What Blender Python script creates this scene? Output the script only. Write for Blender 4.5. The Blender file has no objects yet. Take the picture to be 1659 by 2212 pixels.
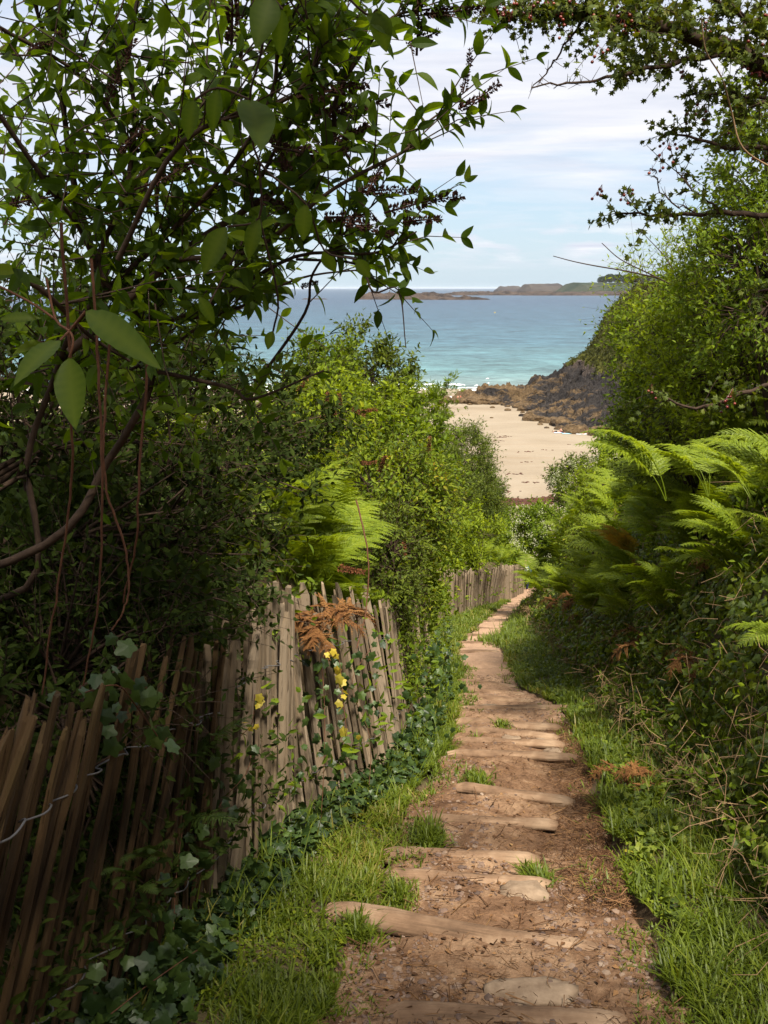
import bpy, math
import numpy as np
from mathutils import Vector, Matrix
R = math.radians
rg = np.random.default_rng(7)
sc = bpy.context.scene
COL = sc.collection
# ---------------------------------------------------------------- camera, sky, sun, exposure
PITCH = R(12.15); FV = 2246.6
cam = bpy.data.cameras.new('camera'); cam.sensor_fit = 'VERTICAL'; cam.sensor_height = 36
cam.lens = 36.56; cam.clip_start = 0.05; cam.clip_end = 90000
co = bpy.data.objects.new('camera', cam); COL.objects.link(co)
co.rotation_euler = (math.pi/2-PITCH, 0, 0); sc.camera = co
SUN_EL, SUN_AZ = R(60), R(157)           # azimuth clockwise from +Y (behind the viewer, to the right)
sun = bpy.data.lights.new('sun', 'SUN'); sun.energy = 5.0; sun.angle = R(9); sun.color = (1, .92, .78)
so = bpy.data.objects.new('sun', sun); COL.objects.link(so)
sd = Vector((math.sin(SUN_AZ)*math.cos(SUN_EL), math.cos(SUN_AZ)*math.cos(SUN_EL), math.sin(SUN_EL)))
so.rotation_euler = sd.to_track_quat('Z', 'Y').to_euler(); so.location = (20, 20, 40)
w = bpy.data.worlds.new('World'); sc.world = w; w.use_nodes = True
nt = w.node_tree; nt.nodes.clear(); N = nt.nodes.new; L = nt.links.new
def math_node(nt, op, a, b=None, clamp=False):
    m = nt.nodes.new('ShaderNodeMath'); m.operation = op; m.use_clamp = clamp
    for i, v in enumerate((a, b)):
        if v is None: continue
        if isinstance(v, (int, float)): m.inputs[i].default_value = v
        else: nt.links.new(v, m.inputs[i])
    return m.outputs[0]
def ramp(nt, fac, stops, interp='LINEAR'):
    r = nt.nodes.new('ShaderNodeValToRGB'); cr = r.color_ramp; cr.interpolation = interp
    while len(cr.elements) > 1: cr.elements.remove(cr.elements[-1])
    for i, (p, c) in enumerate(stops):
        e = cr.elements[0] if i == 0 else cr.elements.new(p)
        e.position = p; e.color = (*c, 1) if len(c) == 3 else c
    nt.links.new(fac, r.inputs[0]); return r.outputs[0]
def noise(nt, vec, scale, detail=5, rough=.55, dist=0.):
    n = nt.nodes.new('ShaderNodeTexNoise'); n.inputs['Scale'].default_value = scale
    n.inputs['Detail'].default_value = detail; n.inputs['Roughness'].default_value = rough
    n.inputs['Distortion'].default_value = dist
    if vec is not None: nt.links.new(vec, n.inputs['Vector'])
    return n.outputs['Fac']
def mapping(nt, vec, scale=(1,1,1), loc=(0,0,0), rot=(0,0,0)):
    m = nt.nodes.new('ShaderNodeMapping'); m.inputs['Scale'].default_value = scale
    m.inputs['Location'].default_value = loc; m.inputs['Rotation'].default_value = rot
    nt.links.new(vec, m.inputs['Vector']); return m.outputs[0]
def mixc(nt, fac, a, b, mode='MIX'):
    m = nt.nodes.new('ShaderNodeMix'); m.data_type = 'RGBA'; m.blend_type = mode
    for i, v in ((0, fac), (6, a), (7, b)):
        if isinstance(v, (int, float)): m.inputs[i].default_value = v
        elif isinstance(v, tuple): m.inputs[i].default_value = (*v, 1)
        else: nt.links.new(v, m.inputs[i])
    return m.outputs[2]
sky = N('ShaderNodeTexSky'); sky.sky_type = 'NISHITA'; sky.sun_disc = False
sky.sun_elevation = SUN_EL; sky.sun_rotation = SUN_AZ; sky.air_density = 1.2; sky.dust_density = 1.0
tc = N('ShaderNodeTexCoord'); sep = N('ShaderNodeSeparateXYZ'); L(tc.outputs['Generated'], sep.inputs[0])
zz = math_node(nt, 'ADD', math_node(nt, 'MAXIMUM', sep.outputs[2], 0.0), 0.09)
cmb = N('ShaderNodeCombineXYZ')
L(math_node(nt, 'DIVIDE', sep.outputs[0], zz), cmb.inputs[0]); L(math_node(nt, 'DIVIDE', sep.outputs[1], zz), cmb.inputs[1])
cn = noise(nt, mapping(nt, cmb.outputs[0], (.55, .8, 1), (3.1, 1.7, 0), (0, 0, .25)), 1.0, 8, .58, .6)
cov = ramp(nt, sep.outputs[2], [(0.0, (.05,)*3), (.06, (.15,)*3), (.09, (.34,)*3), (.115, (.62,)*3), (.16, (.74,)*3), (.26, (.8,)*3), (1, (.85,)*3)])
cloud = math_node(nt, 'MULTIPLY', math_node(nt, 'ADD', math_node(nt, 'SUBTRACT', cn, .60), math_node(nt, 'MULTIPLY', cov, .52)), 3.4, True)
# low fair weather puffs just above the horizon
pn = noise(nt, mapping(nt, tc.outputs['Generated'], (11, 11, 50), (.3, 0, 4.4)), 1.0, 6, .55, .3)
pz = ramp(nt, sep.outputs[2], [(0, (0,)*3), (.015, (.1,)*3), (.035, (1,)*3), (.06, (.7,)*3), (.09, (0,)*3)])
puff = math_node(nt, 'MULTIPLY', math_node(nt, 'MULTIPLY', math_node(nt, 'SUBTRACT', pn, .49), 7.0, True), pz)
cl = math_node(nt, 'MAXIMUM', cloud, puff)
shade = noise(nt, mapping(nt, cmb.outputs[0], (.9, 2.2, 1), (0, 5, 0), (0, 0, .2)), 1.3, 6, .6, .4)
ccol = ramp(nt, shade, [(.25, (3.2, 3.4, 4.0)), (.5, (4.0, 4.1, 4.5)), (.72, (4.8, 4.8, 4.9))])
hz = ramp(nt, sep.outputs[2], [(0, (1, 1, 1)), (.3, (0, 0, 0))])
base = mixc(nt, .8, sky.outputs[0], ramp(nt, sep.outputs[2], [(0, (2.7, 3.5, 4.2)), (.12, (2.1, 3.0, 4.1)), (.4, (1.6, 2.5, 4.0))]))
bg = N('ShaderNodeBackground'); bg.inputs[1].default_value = 0.1
L(mixc(nt, cl, base, ccol), bg.inputs[0])
wo = N('ShaderNodeOutputWorld'); L(bg.outputs[0], wo.inputs[0])
sc.view_settings.view_transform = 'Standard'; sc.view_settings.look = 'None'
sc.view_settings.exposure = 1.15; sc.view_settings.gamma = 1
sc.render.engine = 'CYCLES'
sc.cycles.max_bounces = 6; sc.cycles.diffuse_bounces = 3; sc.cycles.transmission_bounces = 3; sc.cycles.glossy_bounces = 2
# ---------------------------------------------------------------- numeric helpers
def pt(vx, vy, D):
    u = (vx-829.5)/FV; v = (1106-vy)/FV
    yc = math.cos(PITCH)+v*math.sin(PITCH); t = D/yc
    return np.array([u*t, D, t*(-math.sin(PITCH)+v*math.cos(PITCH))])
def pts(l): return np.array([pt(*a) for a in l])
def proj(P):
    c, s = math.cos(PITCH), math.sin(PITCH)
    d = P[:, 1]*c-P[:, 2]*s; up = P[:, 1]*s+P[:, 2]*c
    d = np.where(d < .05, .05, d)
    return 829.5+P[:, 0]/d*FV, 1106-up/d*FV, d
def infrus(P, m=260):
    x, y, d = proj(P); return (x > -m) & (x < 1659+m) & (y > -m) & (y < 2212+m) & (d > .06)
def hsh(i, j, k):
    h = (i.astype(np.int64)*374761393+j.astype(np.int64)*668265263+k.astype(np.int64)*2147483647) & 0xffffffff
    h = ((h ^ (h >> 13))*1274126177) & 0xffffffff
    return ((h ^ (h >> 16)) & 0xffff)/65535.
def vn(x, y, z=0.):
    x, y, z = np.broadcast_arrays(np.asarray(x, float), y, z)
    i, j, k = np.floor(x), np.floor(y), np.floor(z); a, b, c = x-i, y-j, z-k
    a, b, c = (q*q*(3-2*q) for q in (a, b, c)); o = 0
    for di, wa in ((0, 1-a), (1, a)):
        for dj, wb in ((0, 1-b), (1, b)):
            for dk, wc in ((0, 1-c), (1, c)): o = o+wa*wb*wc*hsh(i+di, j+dj, k+dk)
    return o
def fbm(x, y, z=0., o=4, ridged=False):
    s = 0; a = 1; t = 0
    for q in range(o):
        n = vn(np.asarray(x)*2**q+q*17.3, np.asarray(y)*2**q+q*9.1, np.asarray(z)*2**q+q*5.7)
        if ridged: n = 1-np.abs(2*n-1)
        s = s+a*n; t += a; a *= .5
    return s/t
def sst(x, a=0., b=1.):
    q = np.clip((np.asarray(x, float)-a)/(b-a), 0, 1); return q*q*(3-2*q)
def nrm(v): return v/np.maximum(np.linalg.norm(v, axis=-1, keepdims=True), 1e-9)
def rv(n, s=1.): return rg.normal(size=(n, 3))*s
def frames(d, up):
    y = nrm(d); x = np.cross(y, up); bad = np.linalg.norm(x, axis=1) < 1e-4; x[bad] = (1, 0, 0)
    x = nrm(x); z = np.cross(x, y); return np.stack([x, y, z], axis=2)   # columns
# ---------------------------------------------------------------- mesh helpers
MD = {}
class Geo:
    def __init__(s): s.V = []; s.F = []; s.r = []; s.n = 0
    def add(s, V, F, r=None):
        V = np.asarray(V, float).reshape(-1, 3); F = np.asarray(F, int)
        if len(V) == 0 or len(F) == 0: return s
        s.V.append(V); s.F.append(F+s.n)
        s.r.append(np.full(len(V), rg.random()) if r is None else np.broadcast_to(np.asarray(r, float), (len(V),)).astype(float)); s.n += len(V)
        return s
    def inst(s, T, pos, Rm, scale, r=None):
        tv, tf = T; n = len(pos)
        if n == 0: return s
        scale = np.asarray(scale, float)
        if scale.ndim == 0: scale = np.full((n, 3), float(scale))
        if scale.ndim == 1: scale = np.repeat(scale[:, None], 3, 1)
        V = np.einsum('nij,nkj->nki', Rm, tv[None]*scale[:, None, :])+pos[:, None, :]
        F = tf[None]+(np.arange(n)*len(tv))[:, None, None]
        if r is None: r = rg.random(n)
        return s.add(V.reshape(-1, 3), F.reshape(-1, tf.shape[1]), np.repeat(r, len(tv)))
    def mesh(s, name, mat, smooth=False):
        me = bpy.data.meshes.new(name); V = np.concatenate(s.V).astype(np.float32)
        me.vertices.add(len(V)); me.vertices.foreach_set('co', V.ravel())
        ls = np.concatenate([f.ravel() for f in s.F]); cnt = np.concatenate([np.full(len(f), f.shape[1]) for f in s.F])
        me.loops.add(len(ls)); me.loops.foreach_set('vertex_index', ls.astype(np.int32))
        me.polygons.add(len(cnt)); st = np.concatenate([[0], np.cumsum(cnt)[:-1]])
        me.polygons.foreach_set('loop_start', st.astype(np.int32))
        me.polygons.foreach_set('use_smooth', np.full(len(cnt), smooth))
        me.update(calc_edges=True)
        a = me.attributes.new('rnd', 'FLOAT', 'POINT'); a.data.foreach_set('value', np.concatenate(s.r).astype(np.float32))
        me.materials.append(mat); return me
    def obj(s, name, mat, parent=None, smooth=False, loc=None, **k):
        return link(name, s.mesh(name, mat, smooth), parent, loc, **k)
def link(name, me, parent=None, loc=None, label=None, cat=None, group=None, kind=None):
    o = bpy.data.objects.new(name, me); COL.objects.link(o)
    if parent is not None: o.parent = parent
    if loc is not None: o.location = loc
    if label: o['label'] = label
    if cat: o['category'] = cat
    if group: o['group'] = group
    if kind: o['kind'] = kind
    return o
def thing(name, label, cat, loc=(0, 0, 0), group=None, kind=None, rz=0):
    o = link(name, None, None, [float(q) for q in loc], label, cat, group, kind); o.rotation_euler[2] = rz
    o.empty_display_size = .1; return o
def tube(P, rad, k=6, cap=True):
    P = np.asarray(P, float); n = len(P); rad = np.broadcast_to(rad, (n,))
    T = nrm(np.gradient(P, axis=0)); up = np.array([0, 0, 1.]) if abs(T[0][2]) < .9 else np.array([1., 0, 0])
    x = np.cross(T, up); x = nrm(x); y = np.cross(T, x); a = np.arange(k)/k*2*math.pi
    V = P[:, None]+rad[:, None, None]*(np.cos(a)[None, :, None]*x[:, None]+np.sin(a)[None, :, None]*y[:, None])
    i = np.arange(n-1)[:, None]*k; j = np.arange(k)[None]; j2 = (j+1) % k
    F = np.stack([i+j, i+j2, i+k+j2, i+k+j], -1).reshape(-1, 4)
    return V.reshape(-1, 3), F
def smooth_poly(P, n=4):
    P = np.asarray(P, float); t = np.arange(len(P)); tt = np.linspace(0, len(P)-1, (len(P)-1)*n+1)
    out = np.zeros((len(tt), P.shape[1])); m = np.gradient(P, axis=0)
    i = np.minimum(tt.astype(int), len(P)-2); s = (tt-i)[:, None]
    return ((2*s**3-3*s**2+1)*P[i]+(s**3-2*s**2+s)*m[i]+(-2*s**3+3*s**2)*P[i+1]+(s**3-s**2)*m[i+1])
def sticks(g, A, B, ra, rb, k=3, bend=None, r=None):
    n = len(A)
    if n == 0: return
    M = (A+B)/2+(bend if bend is not None else 0)
    d = nrm(B-A); Rm = frames(d, rv(n)); a = np.arange(k)/k*2*math.pi
    c = np.stack([np.cos(a), np.zeros(k), np.sin(a)], 1); ring = np.einsum('nij,kj->nki', Rm, c)
    ra = np.broadcast_to(ra, (n,)); rb = np.broadcast_to(rb, (n,))
    V = np.concatenate([A[:, None]+ring*ra[:, None, None], M[:, None]+ring*((ra+rb)/2)[:, None, None], B[:, None]+ring*rb[:, None, None]], 1)
    j = np.arange(k); j2 = (j+1) % k
    f = np.concatenate([np.stack([q*k+j, q*k+j2, (q+1)*k+j2, (q+1)*k+j], 1) for q in (0, 1)])
    F = f[None]+(np.arange(n)*3*k)[:, None, None]
    g.add(V.reshape(-1, 3), F.reshape(-1, 4), np.repeat(rg.random(n) if r is None else r, 3*k))
# leaf templates: length 1 along +y, normal +z
def leafT(width, n=4, fold=.25, droop=.25, peak=.4, wavy=0.):
    s = np.linspace(0, 1, n+1); wv = np.where(s < peak, np.sin(s/peak*math.pi/2)**.8, np.cos((s-peak)/(1-peak)*math.pi/2)**.9)*width/2
    V = []; F = []
    for i in range(n+1):
        z = -droop*s[i]**2; wz = wavy*math.sin(i*2.4)
        V += [(-wv[i], s[i], z+fold*wv[i]+wz), (0, s[i], z), (wv[i], s[i], z+fold*wv[i]-wz)]
    for i in range(n):
        a = i*3; F += [(a, a+1, a+4, a+3), (a+1, a+2, a+5, a+4)]
    return np.array(V), np.array(F)
kite = (np.array([(0, 0, 0), (-.28, .42, .07), (0, 1, -.12), (.28, .42, .07)]), np.array([(0, 3, 2, 1)]))
kite2 = (np.array([(0, 0, 0), (-.3, .4, .1), (0, .5, 0), (0, 1, -.15), (.3, .4, .1)]), np.array([(0, 2, 3, 1), (0, 4, 3, 2)]))
slim = (np.array([(0, 0, 0), (-.14, .4, .04), (0, .5, 0), (0, 1, -.2), (.14, .4, .04)]), np.array([(0, 2, 3, 1), (0, 4, 3, 2)]))
def starT(tips):
    V = [(0, 0, 0)]; F = []
    for x, y in tips: V.append((x, y, -.12*(abs(x)**1.2)-.06*y*y))
    V[0] = (0, .35, .05); n = len(tips)
    F = [(0, i+1, i+2) for i in range(n-1)]+[(0, n, 1)]
    return np.array(V), np.array(F)
ivyT = starT([(0, 0), (.3, -.1), (.42, .12), (.56, .42), (.36, .55), (0, 1.), (-.36, .55), (-.56, .42), (-.42, .12), (-.3, -.1)])
def lobed(n=26, k=5, amp=.26):
    a = np.linspace(-math.pi*.93, math.pi*.93, n); rr = .5*(1-amp+amp*np.cos(a*2.6)**2*1.3)*(1+.42*np.cos(a/2)**8); tips = [(0, 0)]+[(float(np.sin(q)*w_*1.05), float(.42+np.cos(q)*w_)) for q, w_ in zip(a, rr)]
    return starT(tips)
ivyR = lobed()
hawT = starT([(0, 0), (.2, .25), (.48, .42), (.24, .5), (.42, .82), (.13, .74), (0, 1.), (-.13, .74), (-.42, .82), (-.24, .5), (-.48, .42), (-.2, .25)])
budT = leafT(.44, 6, .3, .32, .38)
ovalT = leafT(.55, 5, .2, .2, .42)
midT = leafT(.42, 3, .3, .25, .4)
def pinnate(n=3, lw=.16, ll=.42):
    V = []; F = []; k = 0
    lst = [((0, .62), 0)]+[((0, .12+.5*i/n), s) for i in range(n) for s in (-1, 1)]
    for (x, y), s in lst:
        a = 0 if s == 0 else s*1.05; d = np.array([math.sin(a), math.cos(a), -.15]); p = np.array([d[1], -d[0], 0])
        o = np.array([x, y, -.1*y]); V += [o, o+d*ll*.45+p*lw/2, o+d*ll, o+d*ll*.45-p*lw/2]
        F.append((k, k+1, k+2, k+3)); k += 4
    return np.array(V), np.array(F)
ashT = pinnate(3)
bladeT = (np.array([(-.5, 0, 0), (.5, 0, 0), (-.42, .4, .0), (.42, .4, .0), (-.25, .75, 0), (.25, .75, 0), (0, 1, 0)]), np.array([(0, 1, 3, 2), (2, 3, 5, 4), (4, 5, 6, 6)]))
# ---------------------------------------------------------------- materials
def newmat(name):
    m = bpy.data.materials.new(name); m.use_nodes = True; t = m.node_tree; t.nodes.clear()
    return m, t, t.nodes.new('ShaderNodeOutputMaterial')
def attr(t, n='rnd'):
    a = t.nodes.new('ShaderNodeAttribute'); a.attribute_name = n; return a.outputs['Fac']
def principled(t, col, rough=.6, spec=.3, bump=None, bs=.3, bd=.01):
    p = t.nodes.new('ShaderNodeBsdfPrincipled')
    if isinstance(col, tuple): p.inputs['Base Color'].default_value = (*col, 1)
    else: t.links.new(col, p.inputs['Base Color'])
    if isinstance(rough, (int, float)): p.inputs['Roughness'].default_value = rough
    else: t.links.new(rough, p.inputs['Roughness'])
    p.inputs['Specular IOR Level'].default_value = spec
    if bump is not None:
        b = t.nodes.new('ShaderNodeBump'); b.inputs['Strength'].default_value = bs; b.inputs['Distance'].default_value = bd
        t.links.new(bump, b.inputs['Height']); t.links.new(b.outputs[0], p.inputs['Normal'])
    return p.outputs[0]
def leafmat(name, stops, trans=.4, rough=.55, spec=.14, tcol=(1.9, 1.75, .35), ns=3.):
    m, t, out = newmat(name); geo = t.nodes.new('ShaderNodeNewGeometry')
    n = noise(t, geo.outputs['Position'], ns, 2, .5)
    f = math_node(t, 'ADD', math_node(t, 'MULTIPLY', attr(t), .62), math_node(t, 'MULTIPLY', n, .38))
    c = ramp(t, f, stops); bs = principled(t, c, rough, spec)
    tr = t.nodes.new('ShaderNodeBsdfTranslucent'); t.links.new(mixc(t, 1., c, tcol, 'MULTIPLY'), tr.inputs[0])
    mx = t.nodes.new('ShaderNodeMixShader'); mx.inputs[0].default_value = trans
    t.links.new(bs, mx.inputs[1]); t.links.new(tr.outputs[0], mx.inputs[2]); t.links.new(mx.outputs[0], out.inputs[0]); return m
def simple(name, col, rough=.7, spec=.2, var=.3, scale=8., bs=.0):
    m, t, out = newmat(name); tc = t.nodes.new('ShaderNodeTexCoord')
    n = noise(t, tc.outputs['Object'], scale, 4, .6)
    c = mixc(t, 1., col, ramp(t, n, [(.25, (1-var,)*3), (.75, (1+var,)*3)]), 'MULTIPLY')
    t.links.new(principled(t, c, rough, spec, n if bs else None, bs), out.inputs[0]); return m
M = {}
M['ivyd'] = leafmat('shaded_ivy_leaf', [(.12, (.010, .022, .006)), (.5, (.024, .046, .010)), (.85, (.05, .082, .016)), (.98, (.10, .12, .02))], .12, .45, .3)  # darker copy of the ivy with shade put into the colour
M['near'] = leafmat('veined_leaf', [(.1, (.032, .06, .006)), (.5, (.055, .092, .008)), (.95, (.12, .16, .02))], .55, .5, .2)
M['bud'] = leafmat('buddleia_leaf', [(.1, (.02, .04, .005)), (.45, (.045, .082, .006)), (.75, (.08, .125, .008)), (.95, (.14, .17, .010))], .58)
M['thicket'] = leafmat('thicket_leaf', [(.1, (.012, .018, .006)), (.5, (.026, .04, .008)), (.85, (.04, .058, .010))], .25, .8, .04)  # colours darkened to hold the deep shade of the left thicket
M['haw'] = leafmat('hawthorn_leaf', [(.1, (.025, .035, .008)), (.5, (.06, .085, .012)), (.8, (.10, .12, .016)), (1, (.11, .06, .02))], .3)
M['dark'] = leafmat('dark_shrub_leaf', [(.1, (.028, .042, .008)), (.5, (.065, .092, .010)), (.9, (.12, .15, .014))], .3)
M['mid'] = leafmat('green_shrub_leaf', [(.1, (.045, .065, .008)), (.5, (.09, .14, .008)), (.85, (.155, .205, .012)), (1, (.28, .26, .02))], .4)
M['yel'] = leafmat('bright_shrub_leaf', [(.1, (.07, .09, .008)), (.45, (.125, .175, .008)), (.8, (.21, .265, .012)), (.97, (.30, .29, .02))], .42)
M['bramble'] = leafmat('bramble_leaf', [(.05, (.02, .045, .012)), (.4, (.10, .145, .010)), (.78, (.18, .22, .014)), (.88, (.30, .22, .02)), (.97, (.36, .15, .02))], .38)
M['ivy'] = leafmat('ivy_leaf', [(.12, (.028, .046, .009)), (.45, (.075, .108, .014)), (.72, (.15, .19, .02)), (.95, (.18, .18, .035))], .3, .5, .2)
M['scrub'] = leafmat('scrub_leaf', [(.1, (.028, .024, .008)), (.4, (.035, .042, .010)), (.9, (.075, .08, .018))], .2, .8, .1)
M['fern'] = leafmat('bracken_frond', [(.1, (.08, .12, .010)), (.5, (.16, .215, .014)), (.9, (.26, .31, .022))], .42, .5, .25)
M['fernd'] = leafmat('shaded_bracken_frond', [(.1, (.025, .045, .012)), (.5, (.055, .09, .016)), (.9, (.09, .13, .022))], .3, .5, .25)  # darker copy of the bracken, shade painted into its colours
M['dead'] = leafmat('dead_bracken', [(.1, (.05, .022, .01)), (.5, (.14, .062, .022)), (.9, (.25, .13, .045))], .2, .8, .1, (1.2, .9, .5))
M['yelfern'] = leafmat('yellowing_bracken', [(.1, (.14, .15, .02)), (.5, (.3, .2, .02)), (.9, (.36, .16, .02))], .35, .7, .1, (1.2, 1, .4))
M['yleaf'] = leafmat('yellow_ivy_leaf', [(.1, (.25, .22, .03)), (.9, (.5, .38, .04))], .35, .5, .3, (1.1, 1, .4))
M['grass'] = leafmat('grass_blade', [(.05, (.035, .052, .006)), (.4, (.075, .108, .007)), (.66, (.12, .155, .010)), (.82, (.20, .17, .04)), (.95, (.33, .25, .11))], .35, .5, .3, ns=1.3)
M['flow'] = leafmat('dried_flower', [(.1, (.025, .014, .012)), (.6, (.055, .028, .022)), (1, (.10, .045, .03))], .1, .9, .1, (1, .8, .6))
M['flowb'] = leafmat('brown_flower', [(.1, (.07, .028, .014)), (.6, (.14, .055, .025)), (1, (.22, .09, .04))], .15, .9, .1, (1, .8, .6))
M['purple'] = leafmat('purple_flower', [(.1, (.3, .12, .35)), (1, (.5, .3, .55))], .2, .8, .1, (1, 1, 1))
M['cream'] = leafmat('cream_blossom', [(.1, (.35, .36, .2)), (1, (.6, .6, .42))], .25, .8, .1, (1, 1, .8))
M['berry'] = leafmat('red_berry', [(.1, (.09, .012, .01)), (.6, (.16, .02, .014)), (1, (.25, .06, .02))], .05, .3, .5, (1, .5, .4))
M['hip'] = leafmat('orange_berry', [(.1, (.4, .07, .02)), (1, (.6, .16, .03))], .05, .35, .5, (1, .5, .4))
def barkmat(name, a, b):
    m, t, out = newmat(name); geo = t.nodes.new('ShaderNodeNewGeometry')
    n = noise(t, geo.outputs['Position'], 45, 5, .65); n2 = noise(t, geo.outputs['Position'], 5, 3, .5)
    c = ramp(t, math_node(t, 'ADD', math_node(t, 'MULTIPLY', n, .6), math_node(t, 'MULTIPLY', n2, .4)), [(.3, a), (.7, b)])
    t.links.new(principled(t, c, .85, .15, n, .5, .004), out.inputs[0]); return m
M['bark'] = barkmat('brown_bark', (.018, .011, .008), (.07, .045, .03))
M['barkr'] = barkmat('reddish_stem', (.05, .02, .012), (.14, .065, .035))
M['barkt'] = barkmat('tan_vine_bark', (.09, .055, .03), (.26, .17, .09))
M['barkg'] = barkmat('grey_bark', (.035, .03, .026), (.12, .10, .08))
# ---------------------------------------------------------------- terrain functions
_dy = [-10, 0, 22, 38, 55, 92, 140]; _dd = [-1.0, 1.6, 7.32, 11.67, 16.2, 26.2, 30]
def drop(y): return np.interp(y, _dy, _dd)
_py = [-8, 2, 3.1, 3.8, 4.9, 6.3, 8.1, 9.8, 12, 16.7, 22, 38, 55, 92]
_pl = [-.5, -.32, -.24, -.16, .0, .14, .50, .72, .94, 1.2, 2.05, 4.55, 7.2, 13]
_pr = [.75, .98, 1.04, 1.14, 1.22, 1.46, 1.68, 1.84, 1.66, 1.98, 2.67, 5.4, 8.4, 14.5]
def pL(y): return np.interp(y, _py, _pl)
def pR(y): return np.interp(y, _py, _pr)
_fy = [-8, 1.5, 2.6, 3.2, 4.9, 6.75, 9.8, 16, 23, 36, 42, 50, 60, 92]; _fx = [-1.3, -1.08, -1.0, -.88, -.6, -.02, .4, .8, 1.3, 4.1, 5.35, 6.95, 8.2, 12]
def fX(y): return np.interp(y, _fy, _fx)
_ry = [-8, 2, 3.9, 7.4, 12, 26, 38, 55, 92]; _rx = [1.2, 1.42, 1.66, 2.08, 2.4, 3.7, 5.85, 9.2, 15.5]
def rX(y): return np.interp(y, _ry, _rx)
def G(x, y):
    x = np.asarray(x, float); y = np.asarray(y, float)
    b = -drop(y); d = x-rX(y); n = fbm(x*.8, y*.8, 3.1, 4)-.5
    fade = 1-sst(y, 60, 95)
    h = (2.15+.35*n)*sst(d, -.05, 1.0+.55*sst(y, 5, 10))*fade+.34*np.clip(d-.9, 0, 9)*fade
    h = h+np.clip(.10*sst(x-pR(y), -.05, .5), 0, 1)+np.clip(.05*sst(pL(y)-x, -.05, .4), 0, 1)
    e = fX(y)-x; h = h+1.5*sst(e, .0, .85)*fade+.10*np.clip(e-1.4, 0, 8)*fade-.25*np.clip(e-9, 0, 60)*fade
    h = h+n*.35*sst(np.abs(x-(pL(y)+pR(y))/2), .9, 3.)
    return b+h+(fbm(x*5, y*5, 1., 3)-.5)*.05
def Gn(x, y):
    e = .05; gx = (G(x+e, y)-G(x-e, y))/(2*e); gy = (G(x, y+e)-G(x, y-e))/(2*e)
    return nrm(np.stack([-gx, -gy, np.ones_like(gx)], -1))
def hit(vx, vy):
    p = pt(vx, vy, 1.); s = p/p[1]; lo, hi = .5, 90
    for _ in range(40):
        m = (lo+hi)/2
        if s[2]*m > -drop(m): lo = m
        else: hi = m
    return s*lo
# steps: end points measured on the path, turned into ground points
LOGS = [((870, 2182), (1335, 2200), .06), ((752, 1984), (1392, 2052), .058), ((866, 1893), (1166, 1900), .042), ((852, 1842), (1142, 1850), .05),
        ((930, 1768), (1185, 1776), .04), ((1003, 1706), (1225, 1720), .045), ((985, 1628), (1232, 1632), .045), ((1010, 1600), (1205, 1604), .045),
        ((1020, 1580), (1195, 1586), .05), ((1000, 1561), (1202, 1566), .055), ((985, 1529), (1228, 1528), .045), ((1003, 1506), (1152, 1511), .05), ((1005, 1491), (1132, 1496), .05),
        ((998, 1474), (1112, 1479), .055), ((992, 1407), (1072, 1407), .055), ((990, 1389), (1072, 1390), .055), ((1000, 1372), (1075, 1373), .06),
        ((1015, 1357), (1085, 1358), .06), ((1035, 1343), (1100, 1343), .06), ((1052, 1329), (1112, 1329), .06), ((1068, 1317), (1120, 1317), .065), ((1080, 1307), (1125, 1307), .065)]
LP = [(hit(*a), hit(*b), r) for a, b, r in LOGS]
SY = np.array(sorted([(a[1]+b[1])/2 for a, b, r in LP]))
SY = np.concatenate([SY]+[np.linspace(a, b, int((b-a)/.95)+2)[1:-1] for a, b in zip(SY[:-1], SY[1:]) if b-a > 1.3]); SY.sort()
SY = np.concatenate([[-6, -3.5, -2.5, -1.6, -.8, 0, .8, 1.6, 2.3], SY, np.arange(SY[-1]+1.5, 70, 1.2)])
def pathz(x, y):
    i = np.clip(np.searchsorted(SY, y), 1, len(SY)-1); y1 = SY[i]; y0 = SY[i-1]
    k = .42; yy = y; zt = -drop(y1)+k*(drop(y1)-drop(yy))
    e = sst((yy-y0)/.10)                                    # riser softened by spilled earth
    zprev = -drop(y0); z = zprev*(1-e)+zt*e
    return z
# ---------------------------------------------------------------- ground sheet
def grid(xs, ys, fz, name, mat, keep=None, **k):
    nx, ny = xs.shape[1], xs.shape[0]; Z = fz(xs, ys)
    V = np.stack([xs, ys, Z], -1).reshape(-1, 3); i = np.arange(ny-1)[:, None]*nx; j = np.arange(nx-1)[None]
    F = np.stack([i+j, i+j+1, i+nx+j+1, i+nx+j], -1).reshape(-1, 4)
    g = Geo(); g.add(V, F, 0); return g.obj(name, mat, None, True, **k)
m, t, out = newmat('bank_earth'); geo = t.nodes.new('ShaderNodeNewGeometry')
n1 = noise(t, geo.outputs['Position'], 3, 6, .6); n2 = noise(t, geo.outputs['Position'], 40, 5, .6)
c = ramp(t, n1, [(.3, (.07, .045, .028)), (.5, (.10, .07, .04)), (.7, (.075, .075, .028))])
t.links.new(principled(t, mixc(t, .5, c, ramp(t, n2, [(.3, (.5,)*3), (.7, (1.3,)*3)]), 'MULTIPLY'), .95, .1, n2, .6, .02), out.inputs[0]); M['earth'] = m
off = np.concatenate([-np.geomspace(90, 3, 26), np.linspace(-2.8, 3.4, 125), np.geomspace(3.6, 120, 30)])
ys = np.concatenate([np.linspace(-9, 1, 22)[:-1], np.linspace(1, 12, 260)[:-1], np.geomspace(12, 98, 170)])
YY, OO = np.meshgrid(ys, off, indexing='ij'); XX = (pL(YY)+pR(YY))/2+OO
def gz(x, y):
    ins = sst(np.minimum(x-pL(y), pR(y)-x), -.1, .1)
    return np.where(y < 64, G(x, y)-.17*ins, G(x, y))-sst(y, 90, 98)*2.5
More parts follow.
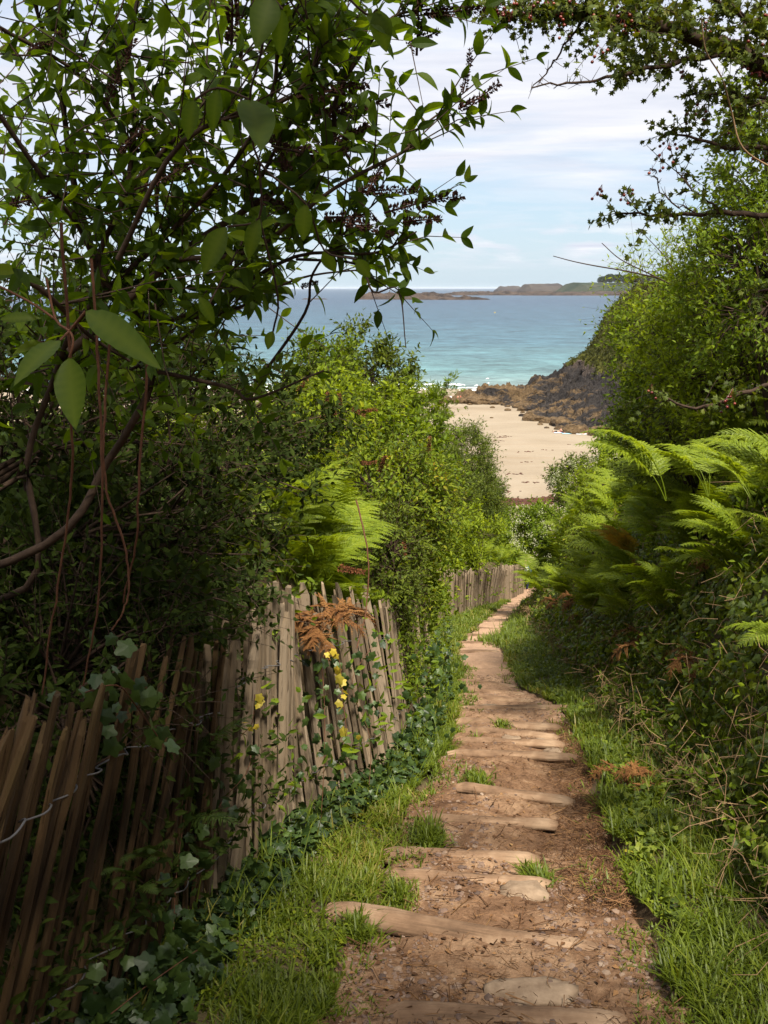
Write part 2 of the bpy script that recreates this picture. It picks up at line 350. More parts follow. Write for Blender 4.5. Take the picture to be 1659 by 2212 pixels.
grid(XX, YY, gz, 'ground', M['earth'], kind='structure')
# path
m, t, out = newmat('path_earth'); geo = t.nodes.new('ShaderNodeNewGeometry'); P = geo.outputs['Position']
n1 = noise(t, P, 2.6, 6, .62, .4); n2 = noise(t, P, 60, 6, .7); n3 = noise(t, P, 14, 4, .6)
wear = ramp(t, math_node(t, 'ADD', math_node(t, 'MULTIPLY', n1, .7), math_node(t, 'MULTIPLY', n3, .3)), [(.36, (.075, .040, .022)), (.5, (.155, .088, .050)), (.62, (.26, .165, .10))])
c = mixc(t, .65, wear, ramp(t, n2, [(.25, (.4,)*3), (.5, (.95,)*3), (.8, (1.5,)*3)]), 'MULTIPLY')
sepn = t.nodes.new('ShaderNodeSeparateXYZ'); t.links.new(P, sepn.inputs[0])
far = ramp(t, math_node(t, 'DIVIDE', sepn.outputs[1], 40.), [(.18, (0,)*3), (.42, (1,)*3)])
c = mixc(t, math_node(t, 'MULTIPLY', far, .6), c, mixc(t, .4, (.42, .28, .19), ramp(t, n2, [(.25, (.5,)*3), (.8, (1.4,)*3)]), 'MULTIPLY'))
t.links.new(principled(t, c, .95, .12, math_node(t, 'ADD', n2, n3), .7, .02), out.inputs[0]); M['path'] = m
ys = np.concatenate([np.arange(.8, 11, .022), np.geomspace(11, 64, 520)]); uu = np.linspace(-.12, 1.12, 90)
YY, UU = np.meshgrid(ys, uu, indexing='ij'); XX = pL(YY)+(pR(YY)-pL(YY))*UU
def pz(x, y):
    dd = np.minimum(x-pL(y), pR(y)-x); rut = .05*np.exp(-((x-pR(y)+.32)/.2)**2)*sst(y, 3.9, 4.6)*(1-sst(y, 8.5, 10))
    z = pathz(x, y+(fbm(x*2.2, y*.8, 7, 2)-.5)*.12)+(fbm(x*3, y*3, 2, 3)-.5)*.05+(fbm(x*16, y*16, 5, 3)-.5)*.022-rut
    return z-.16*(1-sst(dd+(fbm(x*4, y*4, 9, 2)-.5)*.22, -.1, .06))
grid(XX, YY, pz, 'path', M['path'], kind='structure')
def PZ(x, y): return pz(np.atleast_1d(np.float64(x)), np.atleast_1d(np.float64(y)))
# ---------------------------------------------------------------- log steps, stones, gravel, litter
m, t, out = newmat('worn_log'); tc = t.nodes.new('ShaderNodeTexCoord'); P = tc.outputs['Object']
n1 = noise(t, mapping(t, P, (3, 60, 60)), 1, 5, .6, .3); n2 = noise(t, P, 5, 5, .6)
c = mixc(t, .55, ramp(t, n2, [(.3, (.085, .05, .03)), (.5, (.17, .105, .064)), (.7, (.27, .185, .12))]), ramp(t, n1, [(.3, (.25,)*3), (.42, (.85,)*3), (.6, (1.1,)*3), (.8, (1.35,)*3)]), 'MULTIPLY')
t.links.new(principled(t, c, .85, .15, n1, .8, .008), out.inputs[0]); M['log'] = m
lab = ['broad worn log step nearest the viewer at the foot of the picture', 'longest dusty log step slanting right to left across the whole path', 'log step ending in a pale stone above the long slanting log',
       'short log step with a grass tuft at its right end', 'sunken log step amid gravel below the left grass tuft', 'log step slanting under brown litter below the grassy patch', 'log step just beyond the fork of the leaf-filled gully',
       'log step beside the nearer pale rounded stone', 'log step between the two pale rounded stones', 'pale log step at the head of the leaf-filled gully', 'long log step where the path widens past the narrow bend', 'first of the close-set log steps above the long wide one', 'second of the close-set log steps above the long wide one', 'last of the close-set log steps before the smooth stretch']
for i, (a, b, r) in enumerate(LP):
    c = (a+b)/2; d = b-a; ln = np.linalg.norm(d[:2])*1.14; ang = math.atan2(d[1], d[0]); n = 16
    xs = np.linspace(-ln/2, ln/2, n); fl = fbm(xs*2.5, i*7., 0, 3)-.5
    wx = c[0]+xs*math.cos(ang); wy = c[1]+xs*math.sin(ang)
    Pp = np.stack([xs, fl*.025, fl*.02-.02*np.abs(xs/(ln/2))**8], 1); rr = r*(.92+.16*fbm(xs*3, i*3.3, 1, 2)); rr[0] *= .8; rr[-1] *= .8
    V, F = tube(Pp, rr, 12); V[:, 2] *= .8; V[:, 1] *= 1.15; V += rv(len(V), .0016); V[:, 2] = np.minimum(V[:, 2], r*.74+.05*r*V[:, 1]/r+rg.normal(0, .0006, len(V)))
    g = Geo(); g.add(V, F, .5)
    g.F.append(np.array([list(range(12))])); g.F.append(np.array([list(range((n-1)*12, n*12))]))
    z = -drop(c[1])-r*.72+.02
    o = g.obj('log_step', M['log'], None, True, (c[0], c[1], z), cat='step', label=lab[i] if i < len(lab) else 'pale distant log step on the sandy upper stretch of the winding path', group='log steps down the path')
    o.rotation_euler[2] = ang
m, t, out = newmat('pale_stone'); tc = t.nodes.new('ShaderNodeTexCoord')
n1 = noise(t, tc.outputs['Object'], 12, 6, .65)
t.links.new(principled(t, ramp(t, n1, [(.3, (.12, .08, .052)), (.7, (.26, .19, .13))]), .85, .2, n1, .6, .01), out.inputs[0]); M['stone'] = m
def ico(sub=2):
    import bmesh
    bm = bmesh.new(); bmesh.ops.create_icosphere(bm, subdivisions=sub, radius=1)
    V = np.array([v.co[:] for v in bm.verts]); F = np.array([[v.index for v in f.verts] for f in bm.faces]); bm.free(); return V, F
I1, I2, I3, I4 = ico(1), ico(2), ico(3), ico(4)
def rock(T, seed, amp=.35, fr=1.3, ridged=False):
    V, F = T; n = fbm(V[:, 0]*fr+seed*3.7+9, V[:, 1]*fr+seed+9, V[:, 2]*fr+9, 4, ridged)
    q = V*(1+amp*2*(n-.5))[:, None]; return np.clip(q, -.85, .85) if not ridged else q, F
for i, (vx, vy, w_, d_, h_, lb) in enumerate([(1130, 1915, .17, .10, .06, 'flat pale stone set at the right end of the near log step'), (1200, 1612, .13, .15, .05, 'pale rounded stone at the right of the path beside the gully'), (1172, 1592, .14, .15, .05, 'smooth pale stone on the path, upper of the rounded pair'),
        (1060, 1838, .10, .08, .03, 'grey stone sunk in the path behind a short log step'), (960, 2172, .045, .035, .025, 'small grey stone lying on gravel near the lowest log'), (1275, 1580, .09, .08, .06, 'brown stone at the grass edge right of the gully'), (1150, 2110, .26, .12, .025, 'broad flat stone worn into the path below the slanting log'), (1060, 1520, .22, .2, .03, 'flat stone bedded at the side of the far steps'), (1105,1590,.12,.1,.03,'flat stone bedded between the close log steps')]):
    p = hit(vx, vy); V, F = rock(I3, i, .6, 1.7); V = V*(w_*.8, d_*.8, h_); g = Geo(); g.add(V, F, .5)
    g.obj('stone', M['stone'], None, True, (p[0], p[1], float(PZ(p[0], p[1])[0])-h_*.25), cat='stone', label=lb)
def pathpts(n, lo=2.2, hi=14, edge=0.0):
    y = np.exp(rg.uniform(math.log(lo), math.log(hi), n)); u = rg.uniform(edge, 1-edge, n); x = pL(y)+(pR(y)-pL(y))*u
    return x, y
M['gravel'] = leafmat('gravel', [(.1, (.05, .035, .03)), (.5, (.13, .085, .065)), (.8, (.2, .14, .10)), (1, (.33, .27, .22))], 0., .9, .2)
x, y = pathpts(9000, 2.2, 13); k = fbm(x*2.2, y*2.2, 4, 3) > .47; x, y = x[k], y[k]; z = pz(x, y)
g = Geo(); Vr, Fr = rock(I1, 2, .5); s = np.exp(rg.normal(-5.1, .45, len(x)))[:, None]*rg.uniform(.6, 1.5, (len(x), 3))*(1.3, 1.3, .6)
g.inst((Vr, Fr), np.stack([x, y, z+.001], 1), frames(rv(len(x))*(1, 1, .15), np.array([0, 0, 1.])+rv(len(x), .2)), np.clip(s, .002, .022)); g.obj('gravel', M['gravel'], kind='stuff', label='loose gravel and small stone chips strewn over the path', cat='gravel')
M['litter'] = leafmat('leaf_litter', [(.1, (.035, .018, .01)), (.5, (.10, .05, .025)), (.8, (.2, .11, .05)), (1, (.38, .26, .12))], .05, .9, .1, (1, .8, .6))
x, y = pathpts(5200, 2.2, 13, -.02); xg, yg = pathpts(7000, 4.2, 9.5); xg = pR(yg)-.02-np.abs(rg.normal(0, .17, len(yg))); x = np.concatenate([x, xg]); y = np.concatenate([y, yg])
z = pz(x, y)+rg.uniform(.003, .022, len(x)); a = rg.uniform(0, 6.28, len(x)); ll = rg.uniform(.015, .06, len(x))*np.where(rg.random(len(x)) < .06, 3, 1)
d = np.stack([np.cos(a), np.sin(a), rg.normal(-.1, .18, len(x))], 1)*ll[:, None]; c0 = np.stack([x, y, z], 1); g = Geo(); rr = np.clip(.0011+ll*.012, 0, .0028)
sticks(g, c0-d/2, c0+d/2, rr, rr*.6, 3, rv(len(x), .004))
x2, y2 = pathpts(1500, 2.2, 10); z2 = pz(x2, y2)+.008; g.inst(kite2, np.stack([x2, y2, z2], 1), frames(rv(len(x2))*(1, 1, .2), np.array([0, 0, 1.])+rv(len(x2), .35)), rg.uniform(.01, .035, len(x2)))
g.obj('leaf_litter', M['litter'], kind='stuff', label='brown bracken bits, straw and twigs littering the path', cat='leaf litter')
# ---------------------------------------------------------------- grass
def blades(x, y, hmean, wmul=1., zoff=0., lean=.5):
    n = len(x); z = np.where((x > pL(y)+.05) & (x < pR(y)-.05) & (y < 60), pz(x, y), G(x, y))-.01+zoff
    h = hmean*np.exp(rg.normal(0, .4, n)); a = rg.uniform(0, 6.28, n); l = rg.uniform(.1, lean*1.6, n)
    dirv = nrm(np.stack([np.cos(a)*l, np.sin(a)*l, np.ones(n)], 1)); side = np.stack([-np.sin(a), np.cos(a), np.zeros(n)], 1)
    out = np.stack([np.cos(a), np.sin(a), np.zeros(n)], 1); wd = (.0022+.0011*rg.random(n))*wmul; b = np.stack([x, y, z], 1); V = []
    for s, ww in ((0, 1), (.4, .9), (.75, .6), (1, .05)):
        c = b+dirv*(h*s)[:, None]+out*(h*s*s*.45*l*1.6)[:, None]-np.array([0, 0, 1.])*(h*s*s*s*.35*l)[:, None]
        V += [c-side*(wd*ww)[:, None], c+side*(wd*ww)[:, None]]
    V = np.stack(V, 1); f = np.array([(0, 1, 3, 2), (2, 3, 5, 4), (4, 5, 7, 6)]); F = f[None]+(np.arange(n)*8)[:, None, None]
    return V.reshape(-1, 3), F.reshape(-1, 4), n
g = Geo()
def grass_band(n, xa, xb, lo, hi, hm, thr, seed):
    y = np.exp(rg.uniform(math.log(lo), math.log(hi), n)); u = rg.random(n); x = xa(y)+(xb(y)-xa(y))*u+(fbm(y*3.1, seed, 2, 3)-.5)*.34*(.6+.03*y)
    k = (fbm(x*3.2, y*3.2, seed, 3)+rg.normal(0, .09, n) > thr) & infrus(np.stack([x, y, G(x, y)], 1), 150); x, y = x[k], y[k]
    cl_ = fbm(x*2.1, y*2.1, seed+4, 2); V, F, m_ = blades(x, y, hm*(.5+cl_)*(1+.012*y), 1+.11*y)
    dry = sst(fbm(x*1.2, y*1.2, seed+8, 2), .5, .75)*.35; g.add(V, F, np.repeat(np.clip(rg.random(m_)*.75+dry, 0, 1), 8))
grass_band(105000, lambda y: fX(y)-.1, lambda y: pL(y)+.03, 2., 40, .05, .38, 1)
grass_band(105000, lambda y: pR(y)-.02, lambda y: rX(y)+.35, 2., 40, .048, .41, 2)
grass_band(5000, lambda y: pR(y)+.05, lambda y: rX(y)+.3, 2., 30, .11, .5, 22)
grass_band(5000, lambda y: fX(y), lambda y: pL(y)-.05, 2., 30, .11, .5, 23)
grass_band(16000, lambda y: pL(y)-.02, lambda y: pL(y)+.22, 2., 14, .03, .53, 3)
grass_band(9000, lambda y: pR(y)-.18, lambda y: pR(y)+.05, 2.2, 14, .03, .53, 5)
g.obj('grass', M['grass'], kind='stuff', label='grass growing along both edges of the path', cat='grass')
tl = ['grass tuft in the middle of the path above the slanting litter', 'low grass patch on the left side of the path beside bare earth', 'bright grass tuft at the right end of a short log step', 'small grass tuft on the path edge left of the near log step', 'grass tuft growing at the left end of the long slanting log', 'grass clump jutting into the path at the narrow bend', 'little grass tuft between two log steps']
for i, (vx, vy, rx_, n, h) in enumerate([(1030, 1665, .16, 1300, .05), (925, 1805, .15, 1500, .07), (1160, 1880, .09, 1300, .07), (860, 1925, .1, 700, .06), (780, 2010, .1, 900, .07), (1075, 1385, .5, 2500, .16), (1085, 1566, .14, 400, .05)]):
    p = hit(vx, vy); a = rg.uniform(0, 6.28, n); r_ = rx_*np.abs(rg.normal(0, .5, n)); g2 = Geo(); x = p[0]+r_*np.cos(a)*.7; y = p[1]+r_*np.sin(a)*1.6
    V, F, m_ = blades(x, y, h*.72, 1.0+.1*p[1], .01); g2.add(V, F, np.repeat(rg.random(m_)*.8, 8)); g2.obj('grass_tuft', M['grass'], label=tl[i], cat='grass tuft')
# ---------------------------------------------------------------- ivy and undergrowth on the banks
def surf_scatter(n, xa, xb, lo, hi, liftmax):
    y = np.exp(rg.uniform(math.log(lo), math.log(hi), n)); u = rg.random(n); x = xa(y)+(xb(y)-xa(y))*u
    nn = Gn(x, y); P = np.stack([x, y, G(x, y)], 1)+nn*rg.uniform(0, 1, (n, 1))**1.5*liftmax
    k = infrus(P, 200); return P[k], nn[k]
g = Geo()
P, nn = surf_scatter(60000, lambda y: rX(y)-.05, lambda y: rX(y)+1.15, 2.4, 60, .16)
lump = fbm(P[:, 0]*2.5, P[:, 1]*2.5, P[:, 2]*2.5, 3); P = P+nn*((lump-.45)*.5)[:, None]
hang = np.array([0, -.1, -1.])[None]; d = nrm(hang*.9+nn*.35+rv(len(P), .55)); g.inst(ivyT, P, frames(d, nn+rv(len(P), .45)), (.026+.026*rg.random(len(P)))*(1+.03*P[:, 1]))
P, nn = surf_scatter(16000, lambda y: pR(y)+.08, lambda y: rX(y)+.1, 2.2, 20, .06)
k = fbm(P[:, 0]*2, P[:, 1]*2, 4, 2) > .45; P, nn = P[k], nn[k]; g.inst(ivyT, P, frames(rv(len(P)), nn+rv(len(P), .3)), .03+.02*rg.random(len(P)))
g.obj('ivy', M['ivy'], kind='stuff', label='ivy carpeting the steep right bank', cat='ivy')
g = Geo(); P, nn = surf_scatter(9000, lambda y: fX(y)-.1, lambda y: fX(y)+.28, 2.0, 24, .1)
g.inst(ivyR, P, frames(rv(len(P)), nn+rv(len(P), .3)), .028+.024*rg.random(len(P)))
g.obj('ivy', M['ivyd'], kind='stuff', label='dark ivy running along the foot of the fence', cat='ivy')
g = Geo(); P, nn = surf_scatter(3200, lambda y: rX(y)-.2, lambda y: rX(y)+1.3, 2.4, 40, .25)
P = P+nn*.08; d = nrm(rv(len(P))+np.array([0, 0, -.3]))*rg.uniform(.05, .28, (len(P), 1)); sticks(g, P, P+d, .0016+.0002*P[:, 1], .0008+.0001*P[:, 1], 3, rv(len(P), .035))
g.obj('dead_stems', M['barkt'], kind='stuff', label='dry brown stems tangled through the ivy of the right bank', cat='dead stems')
g = Geo(); g3 = Geo()
for n, xa, xb, lo, hi, lift, sz in ((52000, lambda y: rX(y)+.75, lambda y: rX(y)+5.5, 3, 75, .45, .045), (52000, lambda y: fX(y)-6.5, lambda y: fX(y)-.15, 4.2, 80, .5, .05), (20000, lambda y: fX(y)-2.2, lambda y: fX(y)-.15, 2.2, 5, .5, .04),
                                    (16000, lambda y: fX(y)-5, lambda y: rX(y)+6, 56, 97, 1.3, .10), (9000, lambda y: rX(y)-.05, lambda y: rX(y)+1.1, 3, 50, .32, .035)):
    P, nn = surf_scatter(n, xa, xb, lo, hi, lift); d = nrm(nn+rv(len(P), .7)); (g if lo > 2.5 else g3).inst(midT if lo < 50 else kite2, P, frames(d, nn+rv(len(P), .6)), sz*(.6+.9*rg.random(len(P)))*(1+.022*P[:, 1]))
g.obj('undergrowth', M['mid'], kind='stuff', label='low leafy undergrowth covering the banks on both sides', cat='undergrowth')
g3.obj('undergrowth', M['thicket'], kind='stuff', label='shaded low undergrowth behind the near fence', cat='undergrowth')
g = Geo()
for xa, xb in ((lambda y: fX(y)-.05, lambda y: pL(y)+.02), (lambda y: pR(y)+.02, lambda y: rX(y)+.35)):
    P, nn = surf_scatter(26000, xa, xb, 2., 34, .035); k = fbm(P[:, 0]*2.7, P[:, 1]*2.7, 11, 3) > .42; P, nn = P[k], nn[k]; g.inst(kite2, P, frames(rv(len(P))*(1, 1, .3), nn+rv(len(P), .35)), (.010+.014*rg.random(len(P)))*(1+.05*P[:, 1]))
g.obj('weeds', M['bramble'], kind='stuff', label='small-leaved weeds matted through the grass verges', cat='weeds')
# ---------------------------------------------------------------- shrubs and trees
LT = {'bud': budT, 'mid': midT, 'oval': ovalT, 'kite': kite2, 'slim': slim, 'ash': ashT, 'haw': hawT, 'ivy': ivyT}
def twigs(gl, gw, S, d, ln, npair, T, size, opp=True, rw=.0015, upb=.3, jit=.35, tk=3):
    n = len(S); E = S+d*ln[:, None]; bend = rv(n, .04)*ln[:, None]+np.array([0, 0, .05])*ln[:, None]
    if gw is not None: sticks(gw, S, E, rw*1.6, rw*.6, tk, bend)
    s = np.linspace(.15, 1, npair); sid = rv(n); sid = nrm(np.cross(d, sid)); s2 = np.cross(d, sid)
    for i, q in enumerate(s):
        M_ = (S+E)/2+bend; p = S*(1-q)**2+2*q*(1-q)*(M_*2-(S+E)/2)+E*q*q if False else S+(E-S)*q+bend*(1-abs(2*q-1))
        ax = sid if i % 2 == 0 else s2
        for sg in ((1, -1) if opp else ((1,) if i % 2 else (-1,))):
            dd = nrm(d*(.7 if q < .98 else 1.2)+ax*sg*(1. if q < .98 else .4)+rv(n, jit)); up = np.array([0, 0, 1.])*upb+d*.6+rv(n, .35)
            sz = size*(1-.35*q)*rg.uniform(.65, 1.25, n); gl.inst(LT[T], p, frames(dd, up), sz)
def crown(gl, gw, c, r, ncl, ntw, npair, T, size, tl, stem0, rw=.0015, noise_amp=.35, seed=0, clump=.3, trunk_r=.03, hollow=.45, opp=True, low=-1., wo=None):
    c = np.asarray(c, float); r = np.asarray(r, float)
    u = nrm(rv(ncl)); u[:, 2] = np.where(u[:, 2] < low, -u[:, 2], u[:, 2])
    rad = (hollow+(1-hollow)*rg.random(ncl)**.6)*(1+noise_amp*2*(fbm(u[:, 0]*1.7+seed+5, u[:, 1]*1.7+5, u[:, 2]*1.7+5, 2)-.5)); C = c+u*rad[:, None]*r
    if wo is not None:
        Wd = C+wo; kp = ~((Wd[:, 0] > fX(Wd[:, 1])-.02) & (Wd[:, 0] < rX(Wd[:, 1])+.25) & (Wd[:, 2] < -drop(Wd[:, 1])+np.where(Wd[:, 1] < 15, 1.0, 2.2))); C, u = C[kp], u[kp]; ncl = len(C)
        if ncl < 4: return
    if gw is not None:
        st = np.asarray(stem0, float); mids = []
        nb = max(3, ncl//14); ctr = c+nrm(rv(nb))*r*.35
        for q in range(nb):
            P = smooth_poly(np.array([st+rv(1, .02)[0], st*.5+ctr[q]*.5+rv(1, .06)[0]*r, ctr[q]]), 4); V, F = tube(P, np.linspace(trunk_r, trunk_r*.35, len(P)), 6); gw.add(V, F)
        j = np.argmin(np.linalg.norm(C[:, None]-ctr[None], axis=2), axis=1); sticks(gw, ctr[j], C, trunk_r*.3, rw*1.5, 4, rv(ncl, .05)*r)
    S = np.repeat(C, ntw, 0)+rv(ncl*ntw, clump*.25)*r.mean()*.3; o = nrm(np.repeat(u, ntw, 0)*.8+rv(ncl*ntw, .75)+np.array([0, 0, .25]))
    twigs(gl, gw, S, o, tl*rg.uniform(.5, 1.3, len(S)), npair, T, size, opp, rw)
def shrub(name, label, cat, base, c, r, ncl, ntw, npair, T, size, tl, mat, bark='bark', group=None, extra=None, part='foliage', skirt=True, **k):
    base = np.asarray(base, float); o = thing(name, label, cat, base, group); gl, gw = Geo(), Geo()
    crown(gl, gw, np.asarray(c)-base, r, ncl, ntw, npair, T, size, tl, (0, 0, -.1), wo=base, **k)
    dz = c[2]-r[2]*.5-base[2]
    if skirt and dz > .1:
        c2 = np.array([(c[0]*.6+base[0]*.4), c[1], base[2]+dz*.5])-base; crown(gl, None, c2, (r[0]*.95, r[1]*.9, dz*.62+.15), int(ncl*min(1.3, .35+dz/r[2]*.35)), ntw, npair, T, size, tl, (0, 0, 0), wo=base)
    gl.obj(part, M[mat], o); gw.obj('branches', M[bark], o, True); return o
def gb(x, y): return np.array([x, y, float(G(x, y))])
def spikeT(n=90, ln=.13, rad=.014):
    g = Geo(); s = rg.random(n); a = rg.uniform(0, 6.28, n); rr = rad*(1-.6*s)
    P = np.stack([np.cos(a)*rr*.4, s*ln, np.sin(a)*rr*.4-.02*s*s], 1); d = nrm(np.stack([np.cos(a), np.full(n, .5), np.sin(a)], 1)+rv(n, .3)); g.inst(kite, P, frames(d, rv(n)), rg.uniform(.6, 1.2, n)*rad*.95)
    V, F = tube(np.array([(0, 0, 0), (0, ln*.5, -.005), (0, ln, -.02)]), [.003, .002, .001], 4); g.add(V, F); return g
SP = [spikeT(170, ln, rad).mesh('flower_spike', M['flow']) for ln, rad in ((.14, .0125), (.11, .0115), (.17, .013), (.09, .011))]
SPB = [spikeT(170, .15, .018).mesh('flower_spike', M['flowb']), spikeT(120, .11, .017).mesh('flower_spike', M['flowb'])]
def put_spike(parent, p, d, k=0, s=1., lib=SP):
    o = link('flower_spike', lib[k % len(lib)], parent); Rm = frames(np.asarray([d], float), rv(1))[0]
    mt = Matrix([list(Rm[i]*s)+[float(p[i])] for i in range(3)]+[[0, 0, 0, 1]]); o.matrix_basis = mt; return o
# --- near butterfly bush, upper left
B0 = gb(-1.75, 3.2)
bud = thing('butterfly_bush', 'large overhanging butterfly bush with dark seed spikes filling the upper left', 'bush', B0)
gl, gw = Geo(), Geo()
BR = [([(130, 1180, 3.0), (230, 1010, 3.0), (310, 900, 2.95), (340, 800, 2.9), (300, 690, 2.9), (240, 600, 2.9), (255, 430, 2.9), (285, 280, 2.9), (285, 120, 2.9), (310, -60, 2.9)], .021, .007),
      ([(60, 1250, 3.1), (70, 1000, 3.1), (110, 850, 3.1), (170, 690, 3.0), (215, 600, 2.9), (400, 470, 2.8), (500, 330, 2.7), (570, 220, 2.6), (600, 60, 2.5)], .018, .006),
      ([(215, 600, 3.0), (160, 400, 3.0), (120, 200, 2.9), (60, -40, 2.8)], .018, .006), ([(280, 280, 2.9), (340, 340, 2.9), (370, 470, 2.95), (385, 560, 3.0)], .012, .006),
      ([(150, 760, 2.8), (390, 560, 2.8), (540, 430, 2.8), (700, 330, 2.7), (750, 200, 2.6), (860, 60, 2.6), (900, 20, 2.6)], .018, .004), ([(390, 560, 2.7), (560, 500, 2.6), (740, 430, 2.5), (840, 350, 2.5), (910, 290, 2.5), (975, 225, 2.5)], .01, .003),
      ([(230, 740, 3.1), (420, 650, 3.0), (640, 560, 2.9), (780, 520, 2.8), (900, 500, 2.8)], .012, .003), ([(300, 690, 3.2), (480, 700, 3.2), (650, 640, 3.1), (800, 580, 3.0)], .01, .003),
      ([(260, 430, 2.8), (420, 260, 2.8), (480, 120, 2.8), (500, -40, 2.8)], .012, .005), ([(255, 560, 2.6), (420, 350, 2.5), (640, 200, 2.4), (700, 60, 2.4)], .011, .004),
      ([(0, 590, 2.3), (90, 640, 2.3), (190, 720, 2.4), (280, 780, 2.5)], .012, .005), ([(0, 250, 2.6), (100, 380, 2.7), (180, 520, 2.8), (225, 620, 2.9)], .01, .008),
      ([(560, 820, 3.2), (640, 700, 3.1), (700, 600, 3.0), (760, 480, 2.9), (830, 420, 2.8)], .008, .003), ([(540, 430, 2.7), (620, 330, 2.7), (690, 150, 2.6), (700, 0, 2.6)], .008, .003),
      ([(330, 800, 2.9), (470, 840, 2.9), (560, 860, 2.9), (700, 800, 2.9)], .01, .004), ([(640, 560, 2.9), (760, 560, 2.8), (830, 610, 2.7), (868, 680, 2.7), (877, 752, 2.7)], .006, .002),
      ([(0, 820, 3.3), (200, 860, 3.3), (420, 700, 3.2), (600, 480, 3.1)], .012, .004), ([(0, 60, 2.7), (180, 160, 2.8), (300, 330, 2.9)], .008, .006)]
BR[0][0].insert(0, None); BR[1][0].insert(0, None)
tips = []; seg = []
for P, a, b in BR:
    Q = np.array([(B0+np.array([.02, 0, -.15])) if p is None else pt(*p) for p in P]); Q[1:-1] += rv(len(Q)-2, .02); Q = smooth_poly(Q, 5)
    V, F = tube(Q-B0, np.linspace(a, b, len(Q))*.66, 7); gw.add(V, F); T = nrm(np.gradient(Q, axis=0)); k0 = 12 if P[0] is None else 2
    ll = np.linalg.norm(np.diff(Q[k0:], axis=0), axis=1).sum(); nn_ = int(ll/.042); ii = rg.uniform(k0, len(Q)-1, nn_); i0 = ii.astype(int); f_ = (ii-i0)[:, None]; i1 = np.minimum(i0+1, len(Q)-1)
    seg.append((Q[i0]*(1-f_)+Q[i1]*f_, T[i0]))
S = np.concatenate([a for a, b in seg]); T = np.concatenate([b for a, b in seg]); n = len(S)
d = nrm(T*.5+rv(n, .6)+np.array([.35, 0, .35])); vx, vy, _ = proj(S)
k = ~((vx > 560) & (vy > 560) & (rg.random(n) < .8)); S, d = S[k], d[k]; n = len(S)
twigs(gl, gw, S-B0, d, rg.uniform(.10, .30, n), 4, 'bud', .068, True, .0014)
# long whippy secondary shoots
m_ = 120; j = rg.integers(0, n, m_); A = S[j]; dd = nrm(d[j]+np.array([.3, 0, .3])+rv(m_, .3)); ln = rg.uniform(.3, .6, m_); vx, vy, _ = proj(A+dd*ln[:, None])
lim = np.interp(vy, [-200, 250, 400, 560, 700, 900], [860, 800, 800, 770, 580, 420]); k = vx < lim; A, dd, ln = A[k], dd[k], ln[k]
twigs(gl, gw, A-B0, dd, ln, 7, 'bud', .066, True, .0018)
# leafy fill further in, denser to the left
m_ = 470; vx = 900*rg.random(m_)**1.5-60; vy = rg.uniform(-80, 950, m_); D = rg.uniform(2.5, 4.2, m_); lim = np.interp(vy, [-100, 100, 300, 560, 650, 950], [840, 800, 640, 640, 560, 380]); k = (vx < lim); A = np.array([pt(*q) for q in zip(vx[k], vy[k], D[k])])
k = fbm(A[:, 0]*3, A[:, 1]*2, A[:, 2]*3, 2) > .44; A = A[k]
twigs(gl, gw, A-B0, nrm(rv(len(A), .6)+np.array([.3, 0, .3])), rg.uniform(.15, .4, len(A)), 5, 'bud', .066, True, .0018)
gl.obj('foliage', M['bud'], bud); gw.obj('branches', M['bark'], bud, True)
for i, (vx, vy, D, dx, dz, s) in enumerate([(1000, 200, 2.5, .25, 1, .7), (990, 235, 2.5, 1, .4, 1), (900, 120, 2.6, .1, 1, 1.05), (880, 100, 2.6, 1, .6, .9), (915, 30, 2.6, 1, .1, 1.), (640, 210, 2.6, 1, .1, 1.5), (680, 250, 2.6, 1, .35, 1.2), (680, 400, 2.6, -.1, 1, 1.1), (635, 400, 2.6, -.4, 1, 1), (700, 470, 2.7, 1, .05, 1.2), (830, 460, 2.7, 1, .3, 1.2), (870, 480, 2.7, 1, .15, 1.1),
        (600, 320, 2.6, 1, -.2, 1.2), (790, 420, 2.6, .6, 1, .9), (770, 415, 2.6, 1, .1, .9), (560, 430, 2.6, 1, -.3, 1), (500, 100, 2.6, .2, 1, 1.3), (610, 60, 2.6, .1, 1, 1.2), (230, 230, 2.7, .4, 1, 1), (60, 110, 2.7, 1, .3, 1), (20, 440, 2.7, 1, .2, 1.1), (260, 330, 2.5, .6, .6, .9), (290, 410, 2.6, 1, .3, .9), (720, 300, 2.6, 1, .1, 1), (740, 480, 2.6, 1, -.1, 1.), (650, 620, 2.8, 1, .4, .6)]):
    put_spike(bud, pt(vx, vy, D)-B0, (dx, rg.normal(0, .3), dz), i, s)
# big close leaves of another shoot hanging into the picture
cl0 = thing('leafy_shoot', 'big serrated pale-veined leaves on a shoot hanging close to the lens at left', 'shoot', pt(160, 690, 1.25)); o0 = np.array(cl0.location)
def oneleaf(g, p, tip, wid, up=(0, -1, .6), n=9):
    p, tip = np.asarray(p), np.asarray(tip); ln = np.linalg.norm(tip-p); T = leafT(wid, n*2, .28, .18, .42, .008); Tv = T[0].copy(); h0 = Geo(); h0.inst((Tv, T[1]), np.array([p]), frames(np.array([tip-p]), np.array([up], float)), ln); q = np.arange(len(Tv)); g.add(h0.V[0], h0.F[0], np.where(q % 3 == 1, .8, np.where((q//3) % 2 == 0, .38, .52)))
g = Geo()
for a, b, wd in [((150, 772, 1.25), (155, 915, 1.2), .42), ((185, 672, 1.25), (325, 765, 1.15), .24), ((130, 735, 1.25), (30, 800, 1.15), .26), ((0, 690, 1.3), (85, 680, 1.3), .3), ((430, 640, 2.), (465, 700, 2.), .4)]:
    g = Geo(); oneleaf(g, pt(*a)-o0, pt(*b)-o0, wd); g.obj('leaf', M['near'], cl0, True)
g = Geo()
